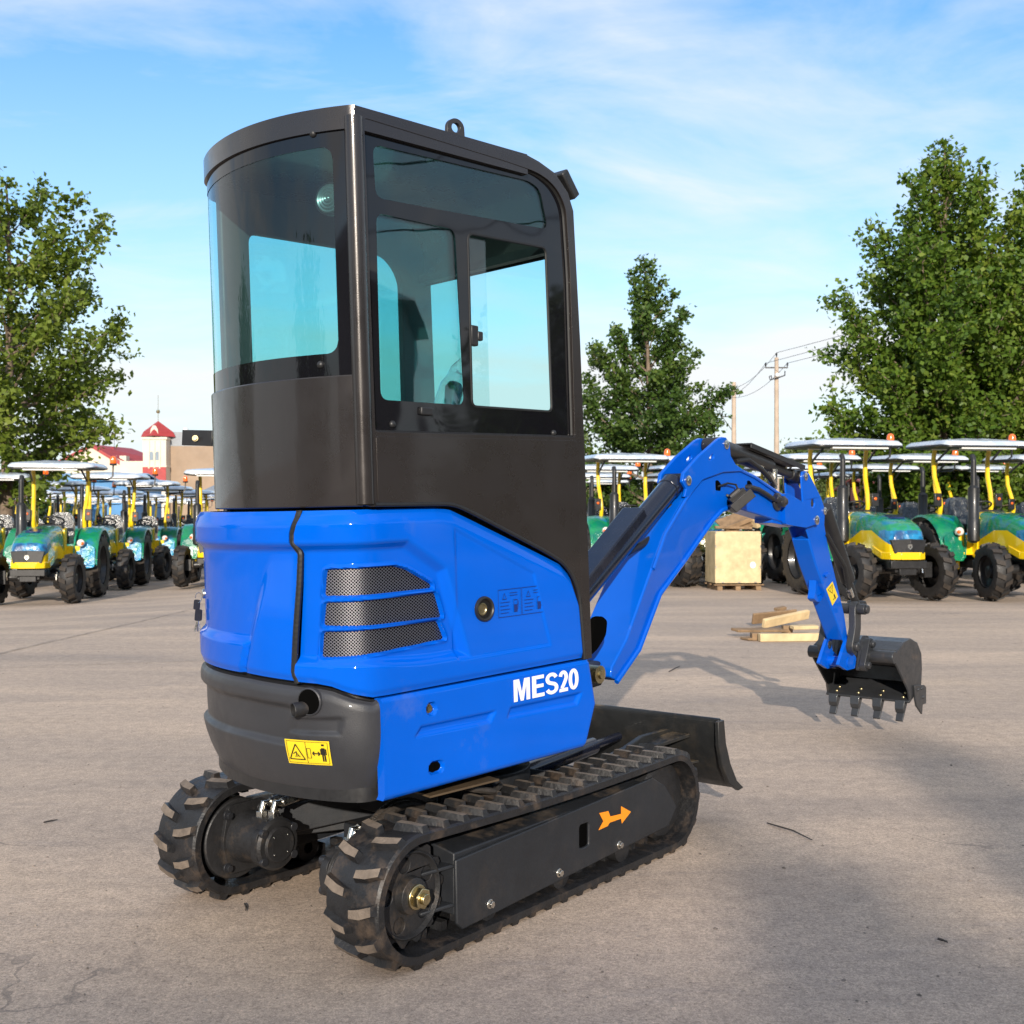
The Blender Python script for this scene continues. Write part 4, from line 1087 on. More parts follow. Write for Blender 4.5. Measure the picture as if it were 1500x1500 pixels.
mb = MB(); mb.tube([A+ax*.46-ZB*.06+RB*.05, A+ax*.54-ZB*.10+RB*.045], .018, 8); mb.tube([A+ax*.54-ZB*.02+RB*.045, A+ax*.54-ZB*.12+RB*.045], .015, 8); mb.build('hose_fitting', M['steel'], sc)
# bucket cylinder behind the stick, its hose
A, B_ = Bp(*Bpx(1211, 768, 0.), 0)+FB*.035, Bp(*Bpx(1255, 888, 0.), 0); ax = (B_-A).normalized()
mb = MB(); mb.cyl(A-ax*.12, B_-ax*.20, .042, 20); mb.cyl(B_-ax*.2, B_, .022, 14); mb.cyl(B_-RB*.05, B_+RB*.05, .034, 18)
kc = mb.build('bucket_cylinder', M['black'], EX, bevel=.004)
h = BP([(1209,782),(1222,806),(1236,830),(1241,852),(1243,868)], .05)
mb = MB(); mb.tube([Bp(a, z, .055) for a, z in h], .013, 10); mb.build('bucket_hose', M['seal'], kc)
mb = MB(); mb.tube([Bp(*Bpx(1242,862,.05), .055), Bp(*Bpx(1246,874,.05), .055)], .017, 8); mb.build('hose_fitting', M['steel'], kc)
# links
def link(p, q, r, w, t=.022, bow=0., name='bucket_link'):
    mb = MB()
    a, b = Vector(p), Vector(q); d = (b-a).normalized(); n_ = Vector((-d.y, d.x)); m = (a+b)/2+n_*bow
    P = []
    for i in range(9): t_ = PI/2+PI*i/8; P.append(a+(d*math.cos(t_)+n_*math.sin(t_))*w)
    P.append(m-n_*w*.95)
    for i in range(9): t_ = -PI/2+PI*i/8; P.append(b+(d*math.cos(t_)+n_*math.sin(t_))*w)
    P.append(m+n_*w*.95)
    mb.plate([(x.x, x.y) for x in P], [], lambda x, y, dd: Bp(x, y, dd), r-t, r+t)
    for c in (a, b): mb.lathe(Bp(c.x, c.y, r), RB, [(w*.62, t), (w*.6, t+.018), (w*.35, t+.022), (.0005, t+.022)], 18)
    return mb.build(name, M['bucket'], EX, bevel=.005)
jA, jB, jC, jD = Bpx(1256, 892, .10), Bpx(1252, 947, .10), Bpx(1272, 943, .10), Bpx(1266, 974, .10)
link(jA, jB, .085, .042, .020, .02); link(jA, jB, -.085, .042, .020, .02)
mb = MB(); mb.cyl(Bp(*jA, -.12), Bp(*jA, .15), .030, 20); mb.cyl(Bp(*jA, .15), Bp(*jA, .165), .024, 16); mb.build('link_pin', M['bucket'], kc, bevel=.003)
link(jC, jD, .10, .034, .018); link(jC, jD, -.10, .034, .018)
# bucket: side plates, curved shell, lip, teeth, cutters
BW = .255
br_ = BW
shape = BP([(1311,962),(1315,953),(1324,941),(1334,935),(1344,941),(1350,957),(1351,980),(1350,1003),(1342,1016),(1333,1030)], br_)
open_ = BP([(1331,1012),(1311,969)], br_)
side_poly = shape+open_
shell = shape[:]
bkt = MB()
for s in (1, -1): bkt.plate(side_poly, [], lambda a, b, d: Bp(a, b, s*d), BW-.012, BW)
V = []; 
inn = []
cx_ = sum(p[0] for p in shape)/len(shape); cz_ = sum(p[1] for p in shape)/len(shape)
for a, z in shape:
    d = Vector((cx_-a, cz_-z)).normalized()*.014; inn.append((a+d.x, z+d.y))
for i in range(len(shape)-1):
    P8 = [Bp(*shape[i], -BW+.003), Bp(*shape[i+1], -BW+.003), Bp(*inn[i+1], -BW+.003), Bp(*inn[i], -BW+.003), Bp(*shape[i], BW-.003), Bp(*shape[i+1], BW-.003), Bp(*inn[i+1], BW-.003), Bp(*inn[i], BW-.003)]
    bkt.hexa(P8)
t0 = shape[0]; bkt.cyl(Bp(t0[0]-.005, t0[1]-.004, -BW-.002), Bp(t0[0]-.005, t0[1]-.004, BW+.002), .036, 20)
bucket = bkt.build('bucket', M['bucket'], EX, bevel=.004, smooth=50)
# hanger ears on the bucket
e0 = Bpx(1290, 958, .1)
mb = MB()
for s in (1, -1):
    mb.plate(round_poly([(jD[0]-.035, jD[1]-.03), (jD[0]+.03, jD[1]-.04), (t0[0]+.05, t0[1]-.02), (t0[0]+.10, t0[1]+.07), (jC[0]+.02, jC[1]+.05), (jC[0]-.03, jC[1]+.02)], .02), [], lambda a, b, d: Bp(a, b, s*d), .062, .082)
mb.build('bucket_hanger', M['bucket'], bucket, bevel=.004)
# lip plate with bolts and teeth
lip0 = shape[-1]; lipd = Vector((shape[-1][0]-shape[-3][0], shape[-1][1]-shape[-3][1])).normalized()
def LP(k, r, off=0.): 
    n_ = Vector((-lipd.y, lipd.x)); n_ = n_ if n_.x < 0 else -n_
    return Bp(lip0[0]+lipd.x*k+n_.x*off, lip0[1]+lipd.y*k+n_.y*off, r)
mb = MB(); mb.hexa([LP(-.16, -BW, .004), LP(.01, -BW, .004), LP(.01, -BW, .018), LP(-.16, -BW, .018), LP(-.16, BW, .004), LP(.01, BW, .004), LP(.01, BW, .018), LP(-.16, BW, .018)]); mb.build('cutting_lip', M['bucket'], bucket, bevel=.003)
for i in range(4):
    r = -.205+.136*i
    mb = MB()
    dn = Vector((0,0,-1)); a = LP(-.03, r, .02)
    w = .026
    n_ = (LP(0, 0, 1)-LP(0, 0, 0)); td = (LP(1, 0)-LP(0, 0)).normalized()*.25+Vector((0,0,-1))*.8; td.normalize()
    c0, c1 = LP(-.045, r, .018), LP(-.045, r, -.006); t1 = LP(.0, r, .006)+td*.115
    mb.hexa([c0-RB*w, c0+RB*w, c1+RB*w, c1-RB*w, t1-RB*w*.85+n_*.006, t1+RB*w*.85+n_*.006, t1+RB*w*.85-n_*.004, t1-RB*w*.85-n_*.004])
    m_ = LP(.012, r, .012); mb.hexa([m_-RB*w*1.15+n_*.012, m_+RB*w*1.15+n_*.012, m_+RB*w*1.15-n_*.022, m_-RB*w*1.15-n_*.022, m_-RB*w+td*.05+n_*.010, m_+RB*w+td*.05+n_*.010, m_+RB*w+td*.05-n_*.02, m_-RB*w+td*.05-n_*.02])
    mb.build('bucket_tooth', M['bucket'], bucket, bevel=.003)
    for kk in (-.075, -.03): mb = MB(); mb.dome(LP(kk, r+.005, .018), n_, .011, .009, 12); mb.build('lip_bolt', M['zinc'], bucket)
for s in (1, -1):
    q = BP([(1337,1004),(1351,1003),(1354,1006),(1354,1030),(1349,1032),(1348,1046),(1340,1034),(1338,1024)], BW)
    mb = MB(); mb.plate(q, [], lambda a, b, d: Bp(a, b, s*d), BW+.001, BW+.012)
    for x, y in ((1342,1010),(1347,1008),(1349,1021)):
        c = Bpx(x, y, BW); mb.dome(Bp(c[0], c[1], s*(BW+.012)), RB*s, .010, .008, 12)
    mb.build('side_cutter', M['bucket'], bucket, bevel=.002)
# ------------------------------------------------------------------ tractors
M['yel'] = pbr('yellow_paint', (.82, .56, .008), .28, 0, .6, .06, 3, .06)
M['filmg'] = film('green_blue_film', (.003, .15, .10), (.005, .22, .08), (.003, .17, .30), 2.6)
M['filmb'] = film('blue_film', (.004, .14, .32), (.008, .26, .50), (.004, .22, .16), 4.)
M['filmw'] = film('white_blue_film', (.40, .47, .58), (.58, .63, .69), (.45, .52, .62), 3.)
M['canw'] = pbr('canopy_white', (.72, .72, .70), .35, 0, .2, .06, 4)
M['amber'] = pbr('amber_lens', (.85, .14, .01), .15, 0, .6, .1, 8)
M['tyre'] = pbr('tractor_tyre', (.016, .015, .015), .6, 0, 0, .3, 10, .12, bump=.2, bs=40, dust=.12, ds=6, dustcol=(.10,.07,.05))
M['tlug'] = pbr('tyre_lug_dusty', (.034, .026, .020), .75, 0, 0, .4, 9, .1)
M['tblack'] = pbr('tractor_black', (.016, .016, .017), .4, .1, .1, .25, 8, .12)
M['plast'] = film('clear_film_on_black', (.012, .012, .014), (.02, .022, .025), (.05, .055, .06), 8.)
M['headl'] = pbr('headlight_lens', (.75, .72, .66), .12, 0, .6, .08, 10)
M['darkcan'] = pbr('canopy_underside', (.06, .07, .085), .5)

def hood_mat():
    m, nt, o = newmat('film_wrapped_hood'); p = nd(nt, 'ShaderNodeBsdfPrincipled'); nt.links.new(p.outputs[0], o.inputs[0])
    co = objco(nt); sx = nt.nodes.new('ShaderNodeSeparateXYZ'); nt.links.new(co, sx.inputs[0]); X, Z = sx.outputs[0], sx.outputs[2]
    w = math_(nt, 'MULTIPLY', math_(nt, 'SUBTRACT', noise(nt, co, 5, 4, .6), .5), .10)
    fl = ramp(nt, noise(nt, co, 2.6, 3, .6, .6), [(.34, (.003, .15, .10)), (.50, (.005, .23, .08)), (.62, (.003, .17, .28))])
    bl = ramp(nt, noise(nt, co, 5, 3, .6, .6), [(.35, (.003, .05, .16)), (.6, (.006, .20, .42))])
    front = math_(nt, 'MULTIPLY', math_(nt, 'GREATER_THAN', math_(nt, 'ADD', X, w), .10), math_(nt, 'LESS_THAN', math_(nt, 'ADD', Z, w), 1.17))
    c = mixc(nt, front, fl, bl)
    # the film ends in a sweep above the yellow lower side
    zl = math_(nt, 'SUBTRACT', 1.17, math_(nt, 'MULTIPLY', math_(nt, 'MAXIMUM', math_(nt, 'SUBTRACT', X, -.15), 0), .40))
    zl = math_(nt, 'SUBTRACT', zl, math_(nt, 'MULTIPLY', math_(nt, 'MAXIMUM', math_(nt, 'SUBTRACT', -.55, X), 0), .35))
    yel = math_(nt, 'MAXIMUM', math_(nt, 'LESS_THAN', Z, zl), math_(nt, 'LESS_THAN', X, -1.08))
    c = mixc(nt, yel, c, (.82, .56, .008)); nt.links.new(c, p.inputs['Base Color'])
    p.inputs['Roughness'].default_value = .18; p.inputs['Coat Weight'].default_value = .6; p.inputs['Coat Roughness'].default_value = .05
    bp = nd(nt, 'ShaderNodeBump'); bp.inputs['Distance'].default_value = .03
    nt.links.new(math_(nt, 'MULTIPLY', math_(nt, 'SUBTRACT', 1., yel), .6), bp.inputs['Strength'])
    nt.links.new(noise(nt, co, 9, 6, .6, 1.5), bp.inputs['Height']); nt.links.new(bp.outputs[0], p.inputs['Normal']); return m
M['hood'] = hood_mat()
def wheel(mb_t, R, w, rimR, nl, lugh):
    """tyre about the y axis at the origin"""
    prof = [(rimR, -w*.42), (R*.80, -w*.5), (R*.93, -w*.46), (R*.97, -w*.30), (R*.985, 0), (R*.97, w*.30), (R*.93, w*.46), (R*.80, w*.5), (rimR, w*.42)]
    prof = [(r-lugh*.6 if r > R*.9 else r, h) for r, h in prof]
    mb_t.lathe((0,0,0), (0,1,0), prof, 36, 0)
    def Q(a, y, r): return Vector((math.cos(a)*r, y, math.sin(a)*r))
    for k in range(nl):
        for sd in (-1, 1):
            a0 = 2*PI*(k+(.5 if sd > 0 else 0))/nl; da = 2*PI/nl
            b = []; t = []
            for (f, y, hh) in ((0, .02, 1.), (.34, .02, 1.), (.62, .50, .93), (.22, .50, .93)):
                ang = a0+da*f*.95; rb = (R-lugh*1.2)*(1 if hh > .95 else .93)
                b.append(Q(ang, sd*y*w, rb)); t.append(Q(ang+da*.02, sd*y*w*.98, R*hh))
            o = mb_t.add(b+t, [], 0)
            for q in range(4):
                fc = (o+q, o+(q+1) % 4, o+4+(q+1) % 4, o+4+q); mb_t.f.append(fc); mb_t.m.append(0)
            mb_t.f.append((o+4, o+5, o+6, o+7)); mb_t.m.append(1)
            o = mb_t.add([b[3], b[2], t[2], t[3], Q(a0+da*.62*.95, sd*w*.5, R*.80), Q(a0+da*.22*.95, sd*w*.5, R*.80)], [(0,1,4,5),(3,2,4,5)], 0)
def make_tractor():
    t = thing('tractor', '', 'tractor')
    # hood: sections along x, nose at +x
    XS = [(-1.32, .28, .90, 1.46), (-1.20, .30, .86, 1.50), (-1.10, .305, .84, 1.50), (-.85, .31, .84, 1.485), (-.5, .325, .86, 1.46), (-.15, .335, .84, 1.42), (.12, .335, .80, 1.36), (.30, .325, .76, 1.29), (.40, .30, .74, 1.22), (.455, .26, .73, 1.13), (.47, .22, .74, 1.05)]
    X2 = []
    for (p, q) in zip(XS, XS[1:]):
        for k in range(4): X2.append(tuple(p[i]+(q[i]-p[i])*k/4 for i in range(4)))
    XS = X2+[XS[-1]]
    mb = MB(); na = 56; V = []
    for (x, hw, zb, zt) in XS:
        for j in range(na+1):
            a = PI*j/na; c, s_ = math.cos(a), math.sin(a)
            e = .42
            y = hw*math.copysign(abs(c)**e, c); z = zb+(zt-zb)*(abs(s_)**e)
            if z < zt-.2: y *= 1-.08*(zt-.2-z)
            V.append((x, y, z))
    o = mb.add(V, [])
    for i in range(len(XS)-1):
        for j in range(na):
            mb.f.append((o+i*(na+1)+j, o+(i+1)*(na+1)+j, o+(i+1)*(na+1)+j+1, o+i*(na+1)+j+1)); mb.m.append(0)
    mb.f.append(tuple(o+(len(XS)-1)*(na+1)+j for j in range(na+1))); mb.m.append(0)
    hood = mb.build('hood', M['hood'], t, smooth=40)
    mb = MB()
    for sg in (1, -1): mb.hexa([(.512, 0, .80), (.490, sg*.25, .80), (.33, sg*.25, .80), (.38, 0, .80), (.512, 0, 1.035), (.470, sg*.30, 1.02), (.31, sg*.30, 1.02), (.38, 0, 1.035)])
    gr = mb.build('grille', M['tblack'], hood, bevel=.006)
    mb = MB(); mb.plate([(0, .865), (.042, .90), (.03, .95), (-.03, .95), (-.042, .90)], [], lambda a, b, d: Vector((.513+d-abs(a)*.09, a, b)), 0, .006)
    mb.plate([(0, .885), (.02, .905), (0, .925), (-.012, .905)], [], lambda a, b, d: Vector((.5195+d-abs(a)*.09, a, b)), 0, .003, 1); mb.build('emblem', [M['steel'], M['tblack']], hood)
    mb = MB(); mb.plate(round_poly([(-.17, .03), (.10, .03), (.10, -.03+.0), (-.17, -.03)], .01), [], lambda a, b, d: Vector((.02+a, b*4.2, 1.402-.17*(a+.05)+d)), -.01, .012); mb.build('hood_sticker', pbr('dark_blue_panel', (.008,.02,.10), .2, 0, .5), hood)
    # yellow chin below the grille, sweeping back along the sides
    mb = MB(); P = []
    for y, x in ((-.345, -.10), (-.345, .22), (-.30, .44), (-.16, .53), (.16, .53), (.30, .44), (.345, .22), (.345, -.10)): P.append((x, y))
    for i in range(len(P)-1):
        (x1, y1), (x2, y2) = P[i], P[i+1]
        z1, z2 = .70+(.10 if abs(x1+.10) < .01 else 0), .70+(.10 if abs(x2+.10) < .01 else 0)
        mb.hexa([(x1, y1, z1), (x2, y2, z2), (x2-.05, y2*.86, z2), (x1-.05, y1*.86, z1), (x1, y1, z1+.12), (x2, y2, z2+.12), (x2-.05, y2*.86, z2+.12), (x1-.05, y1*.86, z1+.12)])
    mb.build('chin_guard', M['yel'], hood, bevel=.01)
    for s in (1, -1):
        mb = MB(); mb.plate(round_poly([(-1.22, .72), (-1.08, .66), (-1.02, 1.42), (-1.22, 1.46)], .04), [], lambda a, b, d: Vector((a, s*(.305+d), b)), -.02, .012); mb.build('cowl_panel', M['yel'], hood, bevel=.006)
    # chassis, engine, front bracket and axles
    mb = MB(); mb.box((-.35, 0, .66), (1.5, .40, .34)); mb.box((-.55, 0, .82), (.7, .5, .2)); mb.box((-1.6, 0, .72), (1.2, .36, .46)); mb.box((.40, 0, .62), (.16, .62, .13)); mb.box((.30, 0, .52), (.30, .30, .14)); mb.box((.1, .24, .60), (.2, .1, .16)); mb.cyl((-.5, -.30, .62), (-.1, -.30, .60), .09, 14); mb.cyl((-.7, .30, .60), (-.3, .30, .60), .08, 14)
    cha = mb.build('chassis', M['tblack'], t, bevel=.012)
    mb = MB(); mb.tube([(0, -.62, .50), (0, -.2, .54), (0, .2, .54), (0, .62, .50)], [.06, .08, .08, .06], 12); mb.tube([(-.16, -.5, .52), (-.16, .5, .52)], .022, 8); mb.box((0, -.56, .52), (.16, .14, .26)); mb.box((0, .56, .52), (.16, .14, .26)); mb.cyl((-.10, -.42, .56), (-.10, .42, .56), .035, 10); mb.build('front_axle', M['tblack'], cha, bevel=.008)
    mb = MB(); mb.cyl((-1.95, -.7, .68), (-1.95, .7, .68), .09, 14); mb.build('rear_axle', M['tblack'], cha)
    mb = MB(); mb.tube([(.02, -.44, .62), (.10, -.46, .60), (.14, -.46, .54), (.10, -.46, .48)], .02, 8); mb.tube([(-.02, .40, .6), (.1, .43, .56), (.12, .43, .47)], .018, 8); mb.build('steering_rod', M['steel'], cha)
    for s in (1, -1):
        mb = MB(); wheel(mb, .49, .27, .27, 13, .055); w = mb.build('front_wheel', [M['tyre'], M['tlug']], t, smooth=40); w.location = (0, s*.70, .49); w.rotation_euler = (0, .3*s, 0)
        mb = MB(); mb.lathe((0,0,0), (0,s,0), [(.275, .09), (.26, .10), (.25, .04), (.12, .0), (.10, .07), (.07, .08), (.0005, .08)], 24); mb.build('rim', M['tblack'], w)
        mb = MB(); wheel(mb, .68, .36, .40, 15, .06); w = mb.build('rear_wheel', [M['tyre'], M['tlug']], t, smooth=40); w.location = (-1.95, s*.72, .68)
        mb = MB(); mb.lathe((0,0,0), (0,s,0), [(.405, .13), (.39, .14), (.36, .04), (.15, .0), (.13, .08), (.09, .09), (.0005, .09)], 24); mb.build('rim', M['tblack'], w)
        # fender
        mb = MB()
        arc = [(-1.95+math.cos(a)*.76, .70+math.sin(a)*.76) for a in [PI*(.02+.80*i/14) for i in range(15)]]
        V = []
        for i, (x, z) in enumerate(arc):
            for y, dz in ((.46, -.03), (.48, .0), (.66, .012), (.88, -.01), (.90, -.05), (.88, -.03), (.66, -.01), (.49, -.02)): V.append((x, s*y, z+dz))
        k = 8; F = [(i*k+q, i*k+(q+1) % k, (i+1)*k+(q+1) % k, (i+1)*k+q) for i in range(14) for q in range(k)]+[tuple(range(k))[::-1], tuple(14*k+q for q in range(k))]
        mb.add(V, F)
        mb.plate([(-1.20, .68), (-1.16, .95), (-1.28, 1.25), (-1.5, 1.42), (-1.95, 1.46), (-1.95, .68)], [], lambda a, b, d: Vector((a, s*(.46+d), b)), -.015, .015)
        fe = mb.build('fender', M['filmg'], t, smooth=45)
        mb = MB(); mb.plate(round_poly([(.50, .62), (.86, .66), (.86, 1.06), (.50, 1.22)], .06), [], lambda a, b, d: Vector((-1.165+d-.42*max(0, b-.9)*.9, s*a, b)), -.012, .012); mb.build('fender_front', M['filmb'] if s > 0 else M['filmg'], fe, bevel=.004)
        mb = MB(); mb.dome((-1.13, s*.60, 1.15), (1, 0, .15), .075, .05, 16, 0); mb.dome((-1.10, s*.635, 1.14), (1, 0, 0), .035, .035, 10, 1); mb.lathe((-1.15, s*.60, 1.15), (1,0,.15), [(.06,-.06),(.08,0),(.078,.02)], 16, 0); mb.build('headlight', [M['headl'], M['amber']], fe)
        # canopy post: leans forward, kinks, then upright
        mb = MB(); P = [(-2.02, s*.50, 1.05), (-2.00, s*.50, 1.35), (-1.93, s*.50, 1.62), (-1.98, s*.51, 1.85), (-2.10, s*.53, 2.15), (-2.12, s*.54, 2.45), (-2.06, s*.54, 2.70)]
        Q = []
        for i in range(len(P)-1):
            for f_ in (0, .5): Q.append(Vector(P[i]).lerp(Vector(P[i+1]), f_))
        Q.append(Vector(P[-1]))
        mb.tube(Q, .042, 10); po = mb.build('canopy_post', M['yel'], t)
        mb = MB(); mb.bar((-2.02, s*.54, 2.42), (-1.55, s*.50, 2.68), .03, .03); mb.build('post_brace', M['tblack'], po)
        mb = MB(); mb.box((-1.86, s*.60, 1.72), (.05, .14, .24)); lb = mb.build('side_lamp', M['tblack'], po, bevel=.012)
        mb = MB(); mb.dome((-1.835, s*.60, 1.74), (1,0,0), .03, .02, 10); mb.build('lamp_lens', M['amber'], lb)
    # platform and steps
    mb = MB(); mb.box((-1.42, 0, .76), (.46, 1.12, .05)); mb.box((-1.24, .42, .92), (.05, .30, .34)); mb.box((-1.24, -.42, .92), (.05, .30, .34)); mb.box((-1.40, .54, .62), (.24, .06, .28)); mb.box((-1.40, -.54, .62), (.24, .06, .28)); mb.build('platform', M['yel'], t, bevel=.012)
    # seat, column and wheel
    mb = MB(); mb.box((-1.92, 0, 1.20), (.46, .50, .16)); mb.plate(round_poly([(-.26, 1.22), (.26, 1.22), (.24, 1.62), (.16, 1.78), (-.16, 1.78), (-.24, 1.62)], .10), [], lambda a, b, d: Vector((-2.14+d-(b-1.2)*.2, a, b)), -.05, .07); mb.build('seat', M['plast'], t, bevel=.03, seg=3)
    mb = MB(); c = Vector((-1.50, 0, 1.60)); ax = Vector((-.45, 0, 1)).normalized(); xx = Vector((0,1,0)); yy = ax.cross(xx)
    mb.tube([c+(xx*math.cos(a)+yy*math.sin(a))*.20 for a in [2*PI*i/24 for i in range(25)]], .017, 8, False)
    for a in (0, 2.1, 4.2): mb.bar(c, c+(xx*math.cos(a)+yy*math.sin(a))*.2, .025, .012)
    mb.tube([c, c-ax*.35], .03, 8); mb.build('steering_wheel', M['tblack'], t)
    mb = MB(); mb.box((-1.30, 0, 1.42), (.16, .50, .22)); mb.build('dashboard', M['tblack'], t, bevel=.04, seg=3)
    # exhaust stack on the right of the hood
    mb = MB(); mb.lathe((-.92, -.47, .95), (0,0,1), [(.05, 0), (.105, .04), (.108, .40), (.095, .42), (.095, .95), (.05, 1.0), (.045, 1.42)], 18)
    mb.tube([(-.92, -.47, 2.36), (-.93, -.47, 2.42), (-.97, -.47, 2.47)], .045, 12); mb.build('exhaust_stack', M['tblack'], t)
    # canopy
    mb = MB(); P = round_poly([(-.90, -.86), (.58, -.83), (.58, .83), (-.90, .86)], .16, 6); n = len(P); cx_ = -1.75
    V = []
    for k, (sc_, z) in enumerate(((.93, 2.67), (1., 2.69), (1., 2.72), (.985, 2.75), (.92, 2.795), (.6, 2.825), (.2, 2.835))):
        V += [(cx_+x*sc_, y*sc_, z-.05*max(0, x)*(k < 6)-.10*max(0, x-.35)) for x, y in P]
    F = []; mi = []
    o = mb.add(V, [])
    for k in range(6):
        for q in range(n):
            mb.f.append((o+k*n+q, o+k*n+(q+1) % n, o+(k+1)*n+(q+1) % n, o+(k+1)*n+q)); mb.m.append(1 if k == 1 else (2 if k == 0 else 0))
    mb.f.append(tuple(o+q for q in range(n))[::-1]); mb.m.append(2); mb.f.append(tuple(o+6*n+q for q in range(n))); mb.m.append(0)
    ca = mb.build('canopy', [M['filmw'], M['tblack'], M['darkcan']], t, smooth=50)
    mb = MB(); mb.box((-1.24, 0, 2.635), (.10, 1.05, .07)); mb.box((-2.06, 0, 2.66), (.08, 1.2, .05)); mb.build('canopy_beam', M['canw'], ca, bevel=.01)
    mb = MB(); mb.tube([(-2.10, .56, 2.45), (-2.12, .95, 2.47), (-2.12, 1.03, 2.53), (-2.12, 1.04, 2.78)], .018, 8); mb.lathe((-2.12, 1.04, 2.76), (0,0,1), [(.07, 0), (.075, .04), (.0005, .04)], 16); be = mb.build('beacon_bracket', M['tblack'], ca)
    mb = MB(); mb.lathe((-2.12, 1.04, 2.80), (0,0,1), [(.068, 0), (.070, .07), (.058, .13), (.03, .155), (.0005, .16)], 16); mb.build('beacon', M['amber'], ca)
    return t
TR = make_tractor(); used = [False]
GT = 'tractors parked in rows across the yard'
def place(X, Y, deg, label):
    o = TR if not used[0] else copy_thing(TR); used[0] = True
    o.location = (X, Y, gz(X, Y)); o.rotation_euler = (0, 0, math.radians(-90+deg)); tag(o, label, 'tractor', GT)
    st = rnd.uniform(-.16, .16)
    for ch in o.children:
        if ch.name.startswith('front_wheel'): ch.rotation_euler = (0, rnd.uniform(0, 1.2), st)
        elif ch.name.startswith('rear_wheel'): ch.rotation_euler = (0, rnd.uniform(0, 1.2), 0)
LD = 9
left = [((-9.05, 21.2), 'nearest tractor on the left, at the picture edge, its film wrapped hood in full view'),
        ((-9.7, 26.0), 'second tractor on the left, right behind the nearest one there'),
        ((-10.25, 30.5), 'third tractor on the left, between the second one and the one beside the cab'),
        ((-6.85, 25.7), 'tractor half hidden by the grey cab, its front wheel and stack beside the blue hood'),
        ((-12.5, 26.1), 'tractor of the second left row, cut off by the left picture edge')]
for (x, y), l in left: place(x, y, LD, l)
far = 'tractor deep in the left block of which little but the white canopy shows'
for (x, y) in ((-7.4, 30.6), (-13.0, 30.7)): place(x, y, LD, far)
for i in range(6):
    for j in range(7):
        x, y = -19.4+2.75*j-.5*i, 35.0+4.4*i
        px = CX+FPX*x/y
        if px < -30 or px > 330: continue
        place(x+rnd.uniform(-.15, .15), y+rnd.uniform(-.3, .3), LD+rnd.uniform(-3, 3), far)
# right block faces the camera
RD = 9
right = [((6.32, 18.5), 'tractor right of the boom with its whole grille, emblem and yellow chin in view'),
         ((8.62, 18.6), 'tractor at the right edge of the picture with its hood cut off'),
         ((4.35, 23.2), 'tractor behind the wooden crate, seen under the arch of the blue boom'),
         ((2.75, 22.6), 'tractor between the cab and the boom, black seat and yellow posts in view')]
for (x, y), l in right: place(x, y, RD, l)
fr = 'tractor in the rear files of the right block of which mostly the white canopy shows'
for x, y in ((6.9, 22.6), (9.3, 22.8), (4.75, 27.0), (2.6, 27.0), (7.3, 26.6), (5.2, 31.0), (2.9, 31.4), (9.7, 26.8), (3.2, 35.4), (5.6, 35.0), (7.9, 30.8), (11.9, 22.9), (12.2, 27.0), (10.2, 31.0), (4.1, 39.5), (6.4, 39.3)):
    place(x, y, RD+rnd.uniform(-2, 2), fr)
# ------------------------------------------------------------------ trees
def leafmat(name, a, b, c):
    m, nt, o = newmat(name)
    at_ = nt.nodes.new('ShaderNodeAttribute'); at_.attribute_name = 'tint'
    col = ramp(nt, at_.outputs['Fac'], [(0, a), (.5, b), (1, c)])
    p = nd(nt, 'ShaderNodeBsdfPrincipled'); nt.links.new(col, p.inputs['Base Color']); p.inputs['Roughness'].default_value = .48; p.inputs['Specular IOR Level'].default_value = .35
    tr = nd(nt, 'ShaderNodeBsdfTranslucent'); nt.links.new(mixc(nt, 1., col, (1.25, 1.35, .5), 'MULTIPLY'), tr.inputs[0])
    mx = nd(nt, 'ShaderNodeMixShader'); mx.inputs[0].default_value = .28
    nt.links.new(p.outputs[0], mx.inputs[1]); nt.links.new(tr.outputs[0], mx.inputs[2]); nt.links.new(mx.outputs[0], o.inputs[0]); return m
M['leafL'] = leafmat('plane_leaves', (.075, .115, .014), (.125, .175, .022), (.20, .24, .04))
M['leafP'] = leafmat('poplar_leaves', (.042, .084, .015), (.068, .122, .022), (.125, .175, .036))
M['leafR'] = leafmat('tall_poplar_leaves', (.055, .108, .013), (.095, .16, .018), (.17, .22, .03))
M['leafW'] = leafmat('willow_leaves', (.075, .11, .03), (.11, .15, .04), (.15, .18, .06))
M['bark'] = pbr('grey_brown_bark', (.17, .125, .09), .85, 0, 0, .35, 6, .1, bump=.8, bs=14)
def leaves_mesh(name, P, size, tint, mat, parent, seed, aspect=.8):
    r = np.random.default_rng(seed); n = len(P)
    nrm = r.normal(size=(n, 3)); nrm[:, 2] = np.abs(nrm[:, 2])*1.1+.15; nrm /= np.linalg.norm(nrm, axis=1)[:, None]
    t = np.cross(nrm, r.normal(size=(n, 3))); t /= np.linalg.norm(t, axis=1)[:, None]+1e-9
    b = np.cross(nrm, t); s = size*(.6+.8*r.random(n))[:, None]
    v = np.empty((n, 4, 3)); v[:, 0] = P-t*s*.5; v[:, 1] = P+b*s*.5*aspect-nrm*s*.06; v[:, 2] = P+t*s*.6; v[:, 3] = P-b*s*.5*aspect-nrm*s*.06
    me = bpy.data.meshes.new(name); me.vertices.add(n*4); me.vertices.foreach_set('co', v.ravel().astype(np.float32))
    me.loops.add(n*4); me.loops.foreach_set('vertex_index', np.arange(n*4, dtype=np.int32))
    me.polygons.add(n); me.polygons.foreach_set('loop_start', np.arange(0, n*4, 4, dtype=np.int32))
    me.update(calc_edges=True)
    a = me.attributes.new('tint', 'FLOAT', 'FACE'); a.data.foreach_set('value', np.clip(tint, 0, 1).astype(np.float32))
    me.materials.append(mat); o = bpy.data.objects.new(name, me); COL.objects.link(o); o.parent = parent; return o
